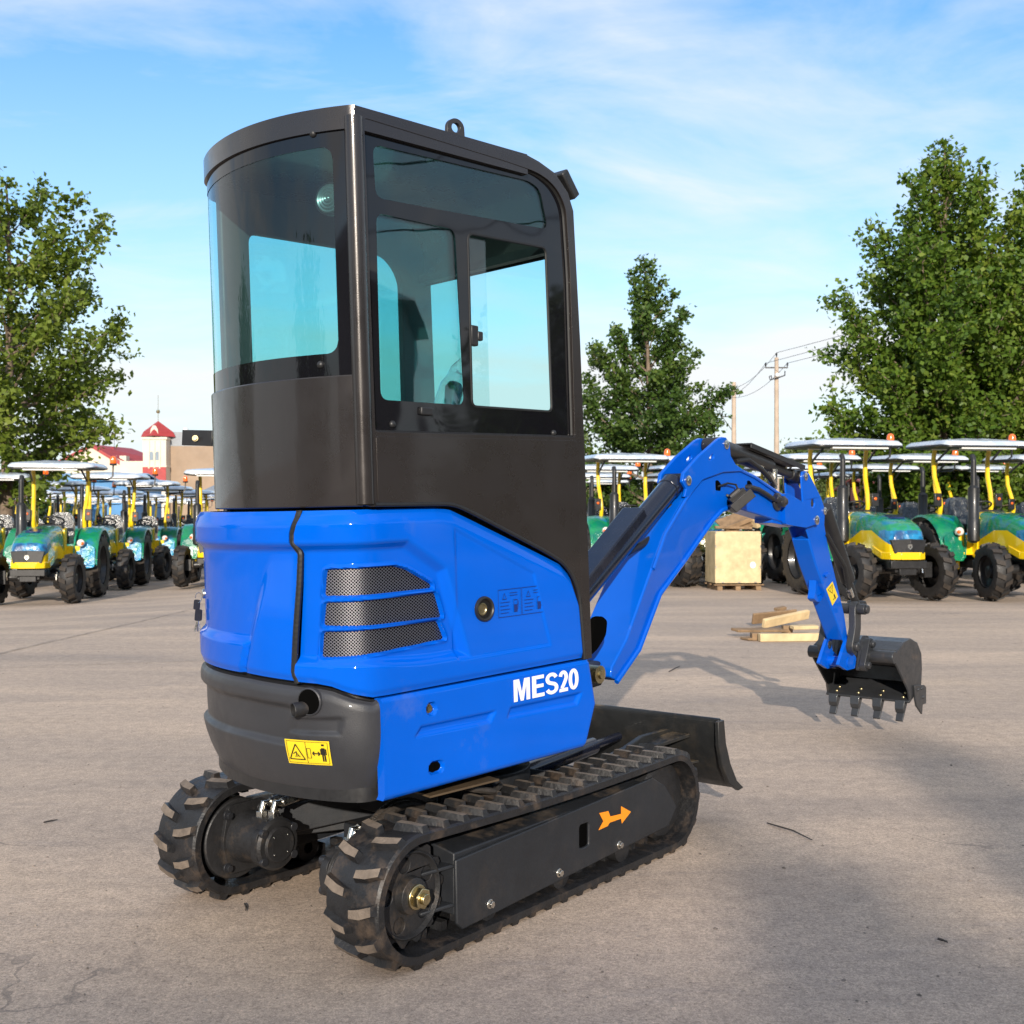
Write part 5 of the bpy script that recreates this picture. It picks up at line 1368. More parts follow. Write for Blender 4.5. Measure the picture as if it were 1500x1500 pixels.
def tree(name, label, loc, H, tr, crown, nb, up, leaf, nleaf, seed, mat, hmin=.16, sub=7, spread=.22, lean=0., group=None, droop=0., trunkvis=.97, rv=(.62, .55)):
    t = thing(name, label, 'tree', loc, group=group); r = np.random.default_rng(seed)
    mb = MB(); K = 12
    wob = np.cumsum(r.normal(0, .035*H/12, size=(K+1, 2)), axis=0); wob[0] = 0
    TP = [Vector((wob[i, 0]+lean*H*(i/K)**1.5, wob[i, 1], H*trunkvis*i/K)) for i in range(K+1)]
    mb.tube(TP, [tr*(1-.93*(i/K)**.8)+.008 for i in range(K+1)], 9)
    def tp(h):
        x = max(0, min(K-.001, h/(H*trunkvis)*K)); i = int(x); return TP[i].lerp(TP[i+1], x-i)
    pts = []; az = r.random()*6.28
    segs = []
    for k in range(nb):
        f = hmin+(.97-hmin)*((k+r.random()*.8)/nb)**.95
        az += 2.39996+r.normal(0, .35)
        R = pl(f, crown)*(rv[0]+rv[1]*r.random()); ua = math.radians(pl(f, [(hmin, up[0]), (.95, up[1])]))+r.normal(0, .08)
        h0 = max(.08*H, f*H-R*math.tan(ua)*.75); a = tp(h0); d = Vector((math.cos(az), math.sin(az), 0))
        tip = tp(f*H)*.0+Vector((a.x, a.y, 0))+d*R+Vector((0, 0, f*H+R*math.tan(ua)*.25-droop*R)); mid = a.lerp(tip, .5)+Vector((0, 0, -.10*R+droop*R*.6))+Vector(r.normal(0, .06*R, 3))
        B = [a*(1-s)**2+mid*2*s*(1-s)+tip*s*s for s in (0, .2, .4, .6, .8, 1.)]
        rb = max(.012, tr*.34*(1-f)+.015)
        mb.tube(B, [rb*(1-.85*i/5) for i in range(6)], 5, False); segs.append((B, R, rb))
    segs.append(([tp(H*s) for s in (.7, .78, .86, .92, .97, 1.)], .45*pl(.9, crown)+.2, .02))
    tot = sum(s[1]**1.35 for s in segs)
    TT = []
    for B, R, rb in segs:
        nl = int(nleaf*R**1.35/tot); ns = max(3, int(sub*min(1.6, R/1.8)))
        brt = r.normal(0, .17)
        for q in range(ns):
            s = .22+.78*(q+r.random())/ns; x = min(4.999, s*5); i = int(x); p0 = B[i].lerp(B[i+1], x-i); dr = (B[min(5, i+1)]-B[i]).normalized()
            sd = Vector(r.normal(size=3)); sd = (sd-dr*sd.dot(dr)).normalized()
            L = R*(.16+.26*r.random())*(1.15-.55*s)+.12; p1 = p0+(dr*.75+sd*.8+Vector((0, 0, .25))).normalized()*L
            mb.tube([p0, p0.lerp(p1, .5)+Vector((0,0,.03*L)), p1], [rb*.25, rb*.16, .004], 4, False)
            m = nl//ns; u = r.random(m)**.8; P = np.outer(1-u, p0)+np.outer(u, p1)+r.normal(0, spread*(.55+.35*L), size=(m, 3))*np.array([1, 1, .8])
            pts.append(P); TT.append(.42+brt+r.normal(0, .22, m)+.12*(u-.5))
        m = nl//5; u = .3+.7*r.random(m); x = np.minimum(4.99, u*5); i = x.astype(int); BA = np.array([list(p) for p in B])
        pts.append(BA[i]*(1-(x-i))[:, None]+BA[i+1]*(x-i)[:, None]+r.normal(0, spread*.7, (m, 3))); TT.append(.42+brt+r.normal(0, .22, m))
    mb.build('trunk', M['bark'], t, smooth=60)
    leaves_mesh('crown', np.vstack(pts), leaf, np.concatenate(TT), mat, t, seed+1)
    return t
tree('broadleaf_tree', 'open leafy tree rising behind the tractors at the left edge', (-12.9, 28.5, 0), 10.2, .20, [(.1, 1.3), (.25, 1.7), (.33, 2.2), (.42, 3.2), (.55, 3.2), (.7, 2.6), (.9, 1.5), (1, .6)], 46, (12, 52), .14, 22000, 11, M['leafL'], .18, 8, .20)
tree('poplar_tree', 'dense dark poplar standing alone behind the tractors left of the boom', (4.6, 38., 0), 10.5, .17, [(.08, 2.4), (.2, 2.7), (.42, 2.6), (.6, 1.9), (.8, 1.0), (1, .2)], 66, (18, 60), .13, 38000, 23, M['leafP'], .07, 8, .17, lean=-.006, rv=(.60, .62))
tree('tall_poplar_tree', 'tallest poplar, right of the utility pole, with upswept branches and a bare dark trunk', (11.7, 30.5, 0), 11.8, .24, [(.15, 2.5), (.34, 2.9), (.46, 3.1), (.6, 2.7), (.76, 1.8), (.88, .95), (1, .12)], 92, (20, 68), .135, 50000, 35, M['leafR'], .17, 9, .19, trunkvis=.98, rv=(.72, .36))
tree('tall_poplar_tree', 'poplar cut off by the right edge of the picture, overlapping the tallest one', (15.3, 31.5, 0), 12.3, .24, [(.15, 2.7), (.34, 3.0), (.46, 3.1), (.6, 2.6), (.76, 1.7), (.88, .9), (1, .12)], 84, (20, 68), .135, 44000, 47, M['leafR'], .17, 9, .19, rv=(.72, .36))
tree('willow_tree', 'pale round willow far away between the pole and the tall poplar', (27.5, 103, 0), 9.3, .3, [(.1, 3.6), (.4, 5.2), (.7, 4.6), (.9, 3.), (1, 1.2)], 60, (10, 40), .30, 16000, 51, M['leafW'], .15, 7, .4, droop=.25)
for i, (px, Y, h, w, l) in enumerate(((1400, 60, 3.9, 4.2, 'far low green tree behind the tractors under the tallest poplar'), (1478, 62, 3.7, 4.5, 'far low green tree near the right edge behind the tractors'), (1310, 66, 3.9, 4., 'far low green tree above the red brick hut'), (905, 58, 3.7, 2.6, 'small tree at the foot of the dense poplar'), (35, 60, 4.6, 4., 'far low tree behind the canopies at the left edge'))):
    p = at(px, 770, Y); tree('bushy_tree', l, (p.x, Y, 0), h, .12, [(.05, w*.5), (.4, w*.55), (.8, w*.4), (1, .3)], 40, (15, 40), .19, 9000, 60+i, M['leafP'] if i != 3 else M['leafW'], .08, 6, .3, group='low trees behind the tractors')
# ------------------------------------------------------------------ ground
def ground_mat():
    m, nt, o = newmat('concrete_yard')
    b = nd(nt, 'ShaderNodeBsdfPrincipled'); nt.links.new(b.outputs[0], o.inputs[0])
    co = objco(nt); mp = nt.nodes.new('ShaderNodeMapping'); mp.inputs['Scale'].default_value = (1, 1, 1); nt.links.new(co, mp.inputs[0]); v = mp.outputs[0]
    mp2 = nt.nodes.new('ShaderNodeMapping'); mp2.inputs['Scale'].default_value = (.55, 2.2, 1); mp2.inputs['Rotation'].default_value = (0, 0, .25); nt.links.new(co, mp2.inputs[0])
    big = noise(nt, mp2.outputs[0], .42, 8, .62, .4)
    c = ramp(nt, big, [(.30, (.335, .276, .232)), (.5, (.435, .348, .280)), (.68, (.535, .420, .326))])
    sand = noise(nt, v, .9, 10, .66, .6); c = mixc(nt, math_(nt, 'MULTIPLY', ramp(nt, sand, [(.53, (0,0,0)), (.72, (1,1,1))]), .55), c, (.46, .36, .27))
    wet = noise(nt, mp2.outputs[0], 1.3, 6, .6, .8); c = mixc(nt, math_(nt, 'MULTIPLY', ramp(nt, wet, [(.60, (0,0,0)), (.70, (1,1,1))]), .30), c, (.20, .185, .19))
    fine = noise(nt, v, 75, 5, .75); c = mixc(nt, .85, c, ramp(nt, fine, [(.30, (.50, .49, .48)), (.5, (1., 1., 1.)), (.70, (1.42, 1.38, 1.34))]), 'MULTIPLY')
    f2 = noise(nt, v, 210, 3, .7); c = mixc(nt, .8, c, ramp(nt, f2, [(.32, (.58, .57, .57)), (.5, (1., 1., 1.)), (.68, (1.40, 1.37, 1.33))]), 'MULTIPLY')
    mid = noise(nt, v, 14, 6, .7); c = mixc(nt, .8, c, ramp(nt, mid, [(.30, (.74, .735, .735)), (.7, (1.20, 1.18, 1.15))]), 'MULTIPLY')
    vo = nd(nt, 'ShaderNodeTexVoronoi'); vo.inputs['Scale'].default_value = 38; nt.links.new(v, vo.inputs['Vector'])
    peb = math_(nt, 'LESS_THAN', vo.outputs['Distance'], .20); sel = math_(nt, 'GREATER_THAN', noise(nt, v, 9, 3, .6), .60); pm = math_(nt, 'MULTIPLY', peb, sel)
    c = mixc(nt, math_(nt, 'MULTIPLY', pm, .6), c, mixc(nt, noise(nt, v, 31, 1), (.10, .09, .085), (.50, .43, .36)))
    # hairline cracks
    vc = nd(nt, 'ShaderNodeTexVoronoi'); vc.feature = 'DISTANCE_TO_EDGE'; vc.inputs['Scale'].default_value = .34
    wv = nt.nodes.new('ShaderNodeVectorMath'); wv.operation = 'ADD'; nn = nd(nt, 'ShaderNodeTexNoise'); nn.inputs['Scale'].default_value = 1.6; nn.inputs['Detail'].default_value = 6; nt.links.new(v, nn.inputs['Vector'])
    nt.links.new(v, wv.inputs[0]); nt.links.new(nn.outputs['Color'], wv.inputs[1]); nt.links.new(wv.outputs[0], vc.inputs['Vector'])
    crk = math_(nt, 'MULTIPLY', math_(nt, 'LESS_THAN', vc.outputs['Distance'], .0022), ramp(nt, noise(nt, v, .8, 3), [(.5, (0,0,0)), (.62, (1,1,1))]))
    c = mixc(nt, math_(nt, 'MULTIPLY', crk, .45), c, (.10, .09, .085))
    nt.links.new(c, b.inputs['Base Color'])
    r = nt.nodes.new('ShaderNodeMapRange'); nt.links.new(big, r.inputs[0]); r.inputs[3].default_value = .78; r.inputs[4].default_value = .95; nt.links.new(r.outputs[0], b.inputs['Roughness']); b.inputs['Specular IOR Level'].default_value = .25
    hh = math_(nt, 'ADD', math_(nt, 'MULTIPLY', fine, .5), math_(nt, 'ADD', math_(nt, 'MULTIPLY', mid, .35), math_(nt, 'MULTIPLY', pm, .5)))
    bp = nd(nt, 'ShaderNodeBump'); bp.inputs['Strength'].default_value = .45; bp.inputs['Distance'].default_value = .012; nt.links.new(hh, bp.inputs['Height']); nt.links.new(bp.outputs[0], b.inputs['Normal'])
    return m
def axis_steps(lo, hi):
    v = [-1500., -600., -250., -120.]
    x = lo
    while x <= hi: v.append(x); x += 1.0
    return v+[120., 250., 600., 1500.]
gxs, gys = axis_steps(-70., 40.), axis_steps(-40., 90.)
mb = MB(); mb.add([(x, y, gz(x, y)) for x in gxs for y in gys], [(i*len(gys)+j, (i+1)*len(gys)+j, (i+1)*len(gys)+j+1, i*len(gys)+j+1) for i in range(len(gxs)-1) for j in range(len(gys)-1)])
structure(mb.build('concrete_yard', ground_mat()))
# open joints between the slabs, filled with dark grit
M['joint'] = pbr('joint_grit', (.24, .205, .175), .95, 0, 0, .4, 20, .03)
mb = MB()
def gp(px, py): Y = FPX*CAMH/(py-CY); return Vector(((px-CX)/FPX*Y, Y, .004))
def joint(a, b, w):
    n = 60; d = (b-a).normalized(); nn_ = Vector((-d.y, d.x, 0)); prev = None
    for i in range(n+1):
        p = a.lerp(b, i/n)+nn_*rnd.uniform(-.010, .010); ww = w*rnd.uniform(.4, 1.3); p.z = gz(p.x, p.y)+.010
        if prev: mb.add([prev[0]+nn_*prev[1], prev[0]-nn_*prev[1], p-nn_*ww, p+nn_*ww], [(0,1,2,3)])
        prev = (p, ww)
joint(gp(-60, 980), gp(300, 968), .008); joint(gp(-100, 982), gp(290, 884), .010)
structure(mb.build('slab_joint', M['joint']))

# ------------------------------------------------------------------ crate, scrap timber, debris
M['ply'] = pbr('plywood', (.56, .44, .25), .7, 0, 0, .22, 5, .05, bump=.1, bs=60, dust=.12, ds=4, dustcol=(.42,.31,.16))
M['pine'] = pbr('pale_pine', (.56, .42, .23), .75, 0, 0, .2, 8, .05, bump=.2, bs=50)
M['oldwood'] = pbr('weathered_wood', (.22, .14, .075), .8, 0, 0, .3, 8, .05, bump=.3, bs=40)
c = gp(1080, 865); cr = thing('wooden_crate', 'tall pale plywood crate on a pallet base in front of the tractors', 'crate', (c.x, c.y+.45, 0), math.radians(4))
mb = MB()
Wc, Hc, Dc = .90, 1.0, .78
mb.box((0, -Dc/2, .14+Hc/2), (Wc, .014, Hc)); mb.box((0, Dc/2, .14+Hc/2), (Wc, .014, Hc)); mb.box((-Wc/2+.007, 0, .14+Hc/2), (.014, Dc-.02, Hc)); mb.box((Wc/2-.007, 0, .14+Hc/2), (.014, Dc-.02, Hc))
mb.build('plywood_side', M['ply'], cr, bevel=.003)
mb = MB()
for x in (-.36, 0, .40): mb.box((x, 0, .04), (.10, Dc+.04, .08))
mb.box((.02, -.36, .105), (.98, .10, .022)); mb.box((.02, .0, .105), (.98, .10, .022)); mb.box((.02, .36, .105), (.98, .10, .022)); mb.build('pallet_base', M['oldwood'], cr, bevel=.004)
mb = MB()
for x in (-.30, .02, .34):
    mb.box((x, -Dc/2-.010, .155), (.05, .006, .02))
for z in (.45, .85, 1.12):
    for s in (-1, 1): mb.box((s*(Wc/2-.012), -Dc/2-.010, z), (.02, .006, .045))
for x in (-.3, .05, .3): mb.box((x, -Dc/2-.010, 1.17), (.045, .006, .02))
mb.build('metal_clip', M['steel'], cr)
mb = MB(); mb.plate(round_poly([(.17, .42), (.34, .42), (.34, .60), (.17, .60)], .01), [], lambda a, b, d: Vector((a, -Dc/2-.0085-d, b)), 0, .0015, 0); mb.plate(circ((.29, .49), .06), [], lambda a, b, d: Vector((a, -Dc/2-.0105-d, b*1.1-.05)), 0, .0015, 1)
mb.build('paper_label', [pbr('beige_label', (.50, .39, .22), .6), M['canw']], cr)
sl = []
def plank(name, label, loc, size, rot, mat, group):
    mb = MB(); k = size[0]/2; mb.box((0,0,0), size); o = mb.build(name, mat, None, bevel=.006); o.location = loc; o.rotation_euler = rot; tag(o, label, 'plank', group); return o
cl_ = Vector((c.x, c.y+.45, 0))
plank('timber_offcut', 'dark slanted board lying on top of the wooden crate', cl_+Vector((.12, -.05, 1.34)), (.80, .52, .03), (.55, -.32, .25), M['oldwood'], 'boards on the crate')
plank('timber_offcut', 'thick squared beam end leaning over the crate top', cl_+Vector((.16, -.22, 1.32)), (.78, .09, .09), (.1, -.36, .12), M['oldwood'], 'boards on the crate')
plank('timber_offcut', 'short block under the slanted board at the right of the crate top', cl_+Vector((.40, -.22, 1.30)), (.10, .18, .16), (.2, -.3, .5), M['pine'], 'boards on the crate')
plank('timber_offcut', 'flat batten along the front rim of the crate top', cl_+Vector((-.05, -.30, 1.212)), (.72, .12, .05), (0, .02, .06), M['oldwood'], 'boards on the crate')
GS = 'broken pallet timber on the ground'
def gpl(label, a, b, w, h, zc, mat, roll=0., rise=0.):
    pa, pb = gp(*a), gp(*b); d = pb-pa; L = Vector((d.x, d.y)).length
    return plank('pallet_plank', label, ((pa.x+pb.x)/2, (pa.y+pb.y)/2, zc), (L, w, h), (roll, -rise, math.atan2(d.y, d.x)), mat, GS)
gpl('long pale plank in front of the scrap pile, lying on edge', (1112, 940), (1204, 939), .09, .085, .045, M['pine'])
gpl('brown board sticking out left from the scrap pile', (1076, 934), (1150, 930), .14, .03, .07, M['oldwood'], .1, -.04)
gpl('pale plank tilted across the middle of the scrap pile', (1118, 925), (1184, 921), .05, .11, .135, M['pine'], .35, .12)
gpl('brown board standing on edge at the back of the scrap pile', (1102, 918), (1166, 917), .03, .15, .12, M['oldwood'], .5, .08)
gpl('brown block under the tilted pale plank', (1146, 930), (1160, 930), .10, .10, .06, M['oldwood'])
gpl('short pale plank at the right of the scrap pile', (1160, 932), (1196, 931), .10, .04, .10, M['pine'], .1, 0)
gpl('dark flat board beneath the scrap pile', (1090, 938), (1180, 934), .16, .025, .018, M['oldwood'])
gpl('short weathered block at the left foot of the scrap pile', (1100, 938), (1116, 938), .12, .08, .042, M['oldwood'])
gpl('small dark chip of wood on top of the scrap pile', (1136, 916), (1150, 915), .06, .04, .205, M['oldwood'], .2, .1)
def twig(label, a, b, r):
    pa, pb = gp(*a), gp(*b); pa.z = pb.z = r+.002; m = pa.lerp(pb, .55)+Vector((.03, .05, .012))*(pb-pa).length; mb = MB(); mb.tube([pa, pa.lerp(m, .6), m, pb], [r*.65, r*.75, r*.65, r*.35], 6)
    o = mb.build('twig', pbr('dark_twig', (.04, .034, .03), .8), None); tag(o, label, 'twig', 'debris on the concrete')
twig('long thin dark twig on the concrete right of the front of the track', (1124, 1208), (1190, 1233), .005)
twig('short twig on the concrete beside the shadow of the boom', (980, 985), (996, 977), .006)
twig('small black scrap of twig on the shaded concrete at the lower right', (1374, 1379), (1388, 1384), .006)
twig('thin twig on the concrete left of the far track', (64, 1207), (84, 1203), .005)
twig('thin black splinter on the concrete near the left track', (358, 1326), (360, 1337), .004)
# ------------------------------------------------------------------ pebbles and grit: uncountable
r_ = np.random.default_rng(3); mb = MB()
for i in range(900):
    Y = 2.4+9*r_.random()**1.6; X = (r_.random()*2-1)*.5*Y; s = .0025+.006*r_.random()**3
    a = r_.random()*6.28; P = []
    for k in range(5): P.append((X+math.cos(a+k*1.256)*s*(.7+.6*r_.random()), Y+math.sin(a+k*1.256)*s*(.7+.6*r_.random()), 0))
    mb.add([(x, y, .0005) for x, y, _ in P]+[(X, Y, s*.8)], [(k, (k+1) % 5, 5) for k in range(5)])
g = mb.build('loose_grit', pbr('grit', (.20, .165, .135), .9, 0, 0, .6, 40, .03)); g['kind'] = 'stuff'

# ------------------------------------------------------------------ utility poles and wires
M['conc'] = pbr('pole_concrete', (.42, .33, .25), .85, 0, 0, .15, 2, .05)
def pole(px, Y, ztop, label, full=True):
    p = at(px, 770, Y); t = thing('utility_pole', label, 'utility pole', (p.x, Y, 0), group='utility poles behind the tractors')
    k = Y/62.
    mb = MB(); mb.tube([(0, 0, 0), (0, 0, ztop)], [.17*k, .11*k], 14); mb.build('pole_shaft', M['conc'], t)
    zc = ztop-.55*k if full else ztop-1.9*k
    mb = MB(); mb.bar((-.62*k if full else -.7*k, 0, zc), (.62*k if full else .1, 0, zc), .07, .07); mb.build('crossarm', M['tblack'], t)
    xs = (-.6*k, 0, .6*k) if full else (-.65*k,)
    for x in xs:
        mb = MB(); z0 = zc if x else ztop; mb.lathe((x, 0, z0), (0,0,1), [(.03, 0), (.03, .1), (.06, .14), (.035, .18), (.06, .22), (.02, .28), (.0005, .30)], 10); mb.build('insulator', M['tblack'], t)
    if full:
        mb = MB(); mb.tube([(-.42, -.1, ztop-1.05), (-.40, -.16, ztop-1.25), (0, -.2, ztop-1.15), (.42, -.16, ztop-1.0), (.44, -.1, ztop-.75)], .035, 6); mb.tube([(-.42, -.1, ztop-1.05), (-.32, -.1, ztop-1.0), (-.30, -.14, ztop-1.2)], .03, 6); mb.build('bracket', M['tblack'], t)
        mb = MB(); mb.dome((.02, -.13, ztop-.98), (0, -1, 0), .13, .12, 14); mb.build('pole_lamp', M['canw'], t)
    else:
        mb = MB(); mb.bar((-.65*k, 0, zc), (0, 0, zc-.9*k), .05, .05); mb.build('brace', M['tblack'], t)
    return p.x, Y, ztop
x1, y1, z1 = pole(1137.5, 62, CAMH+(770-524)/FPX*62, 'nearer concrete utility pole with a crossarm, right of the dense poplar')
x2, y2, z2 = pole(1075, 78, CAMH+(770-560)/FPX*78, 'farther utility pole with a one-sided arm, half hidden by the dense poplar', False)
M['wire'] = pbr('wire_black', (.10, .11, .13), .6)
def wire(a, b, sag, label):
    a, b = Vector(a), Vector(b); mb = MB(); mb.tube([a.lerp(b, i/16)-Vector((0, 0, sag*4*(i/16)*(1-i/16))) for i in range(17)], .014, 5)
    tag(mb.build('power_wire', M['wire']), label, 'wire', 'overhead wires')
e = 62.
for k, (dx, dz) in enumerate(((-.6, -.30), (0, .28), (.6, -.30))):
    n_ = ('left', 'middle', 'right')[k]
    wire((x1+dx, y1, z1+dz), (x1+dx*.9+11.2, 30+dx, z1+dz*.6+1.3), .35, 'overhead wire running right from the %s insulator of the nearer utility pole' % n_)
    wire((x1+dx, y1, z1+dz), (x2+dx*.6-1.2, y2, z2+dz-.6), .8, 'overhead wire running left from the %s insulator of the nearer utility pole' % n_)
M['wire2'] = pbr('thick_cable', (.02, .02, .022), .6)
for k, (z0, x0) in enumerate(((11.6, 34.), (14.0, 34.6), (16.3, 35.2))):
    a, b = Vector((x0, -45, z0)), Vector((x0, 14, z0+.5)); mb = MB(); mb.tube([a.lerp(b, i/20)-Vector((0, 0, 1.2*4*(i/20)*(1-i/20))) for i in range(21)], .035, 6)
    tag(mb.build('power_wire', M['wire2']), ('lowest', 'middle', 'highest')[k]+' cable of the line right of the camera, mirrored in the side window', 'wire', 'overhead wires')
# ------------------------------------------------------------------ far buildings
M['plaster'] = pbr('cream_plaster', (.62, .55, .45), .8, 0, 0, .08, .5)
M['redroof'] = pbr('red_tiles', (.33, .035, .035), .6, 0, 0, .15, 2)
M['tanwall'] = pbr('tan_render', (.30, .22, .155), .85, 0, 0, .12, .6)
M['greytop'] = pbr('grey_parapet', (.27, .29, .31), .7)
M['pane'] = pbr('far_window', (.22, .27, .32), .1, 0, .5)
def wall_box(mb, a, b, z0, z1, th): pass
YB_ = 120.
def bx(px): return (px-CX)/FPX*YB_
def bz(py): return CAMH-(py-CY)/FPX*YB_
t = thing('clock_tower_house', 'cream tower with a steep red roof and a ball finial at the far left', 'building', (bx(226), YB_+1.3, 0))
w = bx(243)-bx(209); h = bz(640)
mb = MB(); mb.box((0, 0, h/2), (w, w, h)); mb.box((0, 0, h-.15), (w+.25, w+.25, .25)); mb.box((0, 0, bz(683)), (w+.15, w+.15, .2))
for x in (-.42, 0, .42): mb.box((x*w*.55, -w/2-.05, h-1.9), (.16, .14, 3.0))
mb.plate([(-.5, 0), (.5, 0), (.42, .8), (.16, 1.25), (-.16, 1.25), (-.42, .8)], [], lambda a, b, d: Vector((a*.9, -w/2-.12+d, h+.1+b*.9)), 0, .12)
mb.build('wall', M['plaster'], t, bevel=.03)
for x in (-.32, .32):
    mb = MB(); mb.plate([(x-.2, 0), (x+.2, 0), (x+.2, .75), (x+.1, .93), (x-.1, .93), (x-.2, .75)], [], lambda a, b, d: Vector((a, -w/2-.02+d, bz(674)+b)), -.02, .0); mb.build('window', M['pane'], t)
mb = MB(); mb.lathe((0, 0, h+.1), (0,0,1), [((w+.2)*.70, 0), ((w+.2)*.60, .55), ((w+.2)*.25, 1.25), (.02, 1.72)], 4); o = mb.build('roof', M['redroof'], t, smooth=20); o.rotation_euler = (0,0,0)
# square the four-sided roof with the walls
for v in o.data.vertices:
    x, y = v.co.x, v.co.y; v.co.x, v.co.y = (x-y)*.7071, (x+y)*.7071
mb = MB(); mb.cyl((0,0,h+1.7), (0,0,h+4.6), .03, 6); mb.lathe((0,0,h+2.85), (0,0,1), [(.0005,-.22),(.16,-.16),(.22,0),(.16,.16),(.0005,.22)], 12); mb.build('finial', M['zinc'], o)
mb = MB(); mb.box((0, -w/2-.04, bz(690)-.7), (w+.02, .06, 2.6)); mb.build('red_band', M['redroof'], t)
t = thing('tan_block', 'tan windowless building with a grey parapet right of the far tower', 'building', (bx(290), YB_+6, 0))
w2 = bx(345)-bx(243.5)
mb = MB(); mb.box((0, 0, bz(652)/2), (w2, 9, bz(652))); mb.build('wall', M['tanwall'], t)
mb = MB(); mb.box((-w2*.22, 0, (bz(652)+bz(631))/2+.005), (w2*.56, 8.9, bz(631)-bz(652))); pa = mb.build('parapet', M['greytop'], t)
mb = MB(); mb.lathe((bx(260)-bx(290), -3, bz(631)), (0,0,1), [(.25, 0), (.3, .3), (.25, .55), (.0005, .65)], 12); mb.build('water_tank', M['canw'], t)
t = thing('gabled_hall', 'long cream hall with wine-red pitched roofs at the far left', 'building', (bx(165), YB_+14, 0))
YG = YB_+14; k = YG/YB_
def gx(px): return (px-CX)/FPX*YG-bx(165)
def gz(py): return CAMH-(py-CY)/FPX*YG
mb = MB(); mb.plate([(gx(70), 0), (gx(218), 0), (gx(218), gz(680)), (gx(190), gz(680)), (gx(134), gz(656)), (gx(70), gz(682))], [], lambda a, b, d: Vector((a, d, b)), 0, 10); mb.box((gx(205), -1.2, gz(677)/2), (gx(218)-gx(178), 2, gz(677))); mb.build('wall', M['plaster'], t)
mb = MB(); mb.hexa([(gx(134), -.3, gz(655)), (gx(188), -.3, gz(688)), (gx(212), 10.4, gz(676)), (gx(150), 10.4, gz(652)), (gx(134), -.3, gz(651)), (gx(190), -.3, gz(684)), (gx(214), 10.4, gz(672)), (gx(150), 10.4, gz(648))]); mb.hexa([(gx(134), -.3, gz(655)), (gx(60), -.3, gz(692)), (gx(60), 10.4, gz(690)), (gx(150), 10.4, gz(652)), (gx(134), -.3, gz(651)), (gx(60), -.3, gz(688)), (gx(60), 10.4, gz(686)), (gx(150), 10.4, gz(648))])
mb.hexa([(gx(143), 2, gz(664)), (gx(160), 2, gz(664)), (gx(160), 6, gz(664)), (gx(143), 6, gz(664)), (gx(148), 3, gz(653)), (gx(153), 3, gz(653)), (gx(153), 5, gz(653)), (gx(148), 5, gz(653))]); rf = mb.build('roof', M['redroof'], t)
mb = MB(); mb.cyl((gx(150), 4, gz(656)), (gx(150), 4, gz(632)), .03, 6); mb.build('roof_mast', M['tblack'], rf)
for px in (162, 176): mb = MB(); mb.box((gx(px), 1.5, gz(673)), (.8, 1.2, 1.0)); mb.build('dormer', M['plaster'], rf)
M['tarp'] = film('blue_tarpaulin', (.03, .20, .48), (.05, .28, .58), (.10, .34, .62), 1.)
M['shed'] = pbr('blue_sheet_metal', (.06, .22, .45), .5, 0, 0, .1, 1)
def shed(px0, px1, pyt, Y, label, mat, name='shed', wallm=None, depth=6):
    x0, x1 = (px0-CX)/FPX*Y, (px1-CX)/FPX*Y; zt = CAMH-(pyt-CY)/FPX*Y
    t = thing(name, label, 'shed', ((x0+x1)/2, Y+depth/2, 0)); L = x1-x0
    mb = MB(); mb.box((0, 0, (zt-.5)/2), (L, depth, zt-.5)); mb.build('wall', wallm or M['tanwall'], t)
    mb = MB(); n = 12
    V = []
    for i in range(n+1):
        x = -L/2-.15+(L+.3)*i/n; V += [(x, -depth/2-.3, zt-.52+.03*(i % 2)), (x, 0, zt+.02*(i % 2)), (x, depth/2+.3, zt-.5), (x, depth/2+.3, zt-.58), (x, 0, zt-.08), (x, -depth/2-.3, zt-.6+.03*(i % 2))]
    mb.add(V, [(i*6+q, i*6+(q+1) % 6, (i+1)*6+(q+1) % 6, (i+1)*6+q) for i in range(n) for q in range(6)]+[(5,4,3,2,1,0), tuple(n*6+q for q in range(6))]); mb.build('roof', mat, t)
    return t
shed(1278, 1345, 696, 56, 'red brick hut behind the tractors right of the boom', pbr('red_hut_roof', (.32,.06,.04), .7), 'brick_hut', pbr('red_brick_wall', (.28,.07,.05), .8))
shed(1335, 1600, 697, 50, 'long low shelter with a sagging pale blue sheet roof at the right', pbr('pale_blue_sheet', (.25,.42,.52), .4), 'low_shelter', M['tblack'])
shed(838, 930, 694, 60, 'blue sheet metal shed behind the tractors left of the boom', M['shed'], 'blue_shed')
shed(60, 190, 690, 66, 'blue roofed shed behind the tractors at the left', M['tarp'], 'blue_roof_shed', M['shed'])
shed(-160, 62, 701, 64, 'grey walled shed at the far left behind the canopies', pbr('faded_blue_roof', (.20,.32,.42), .5), 'grey_shed', M['greytop'])
shed(300, 860, 708, 75, 'long tan wall hidden behind the excavator', M['greytop'], 'yard_wall')
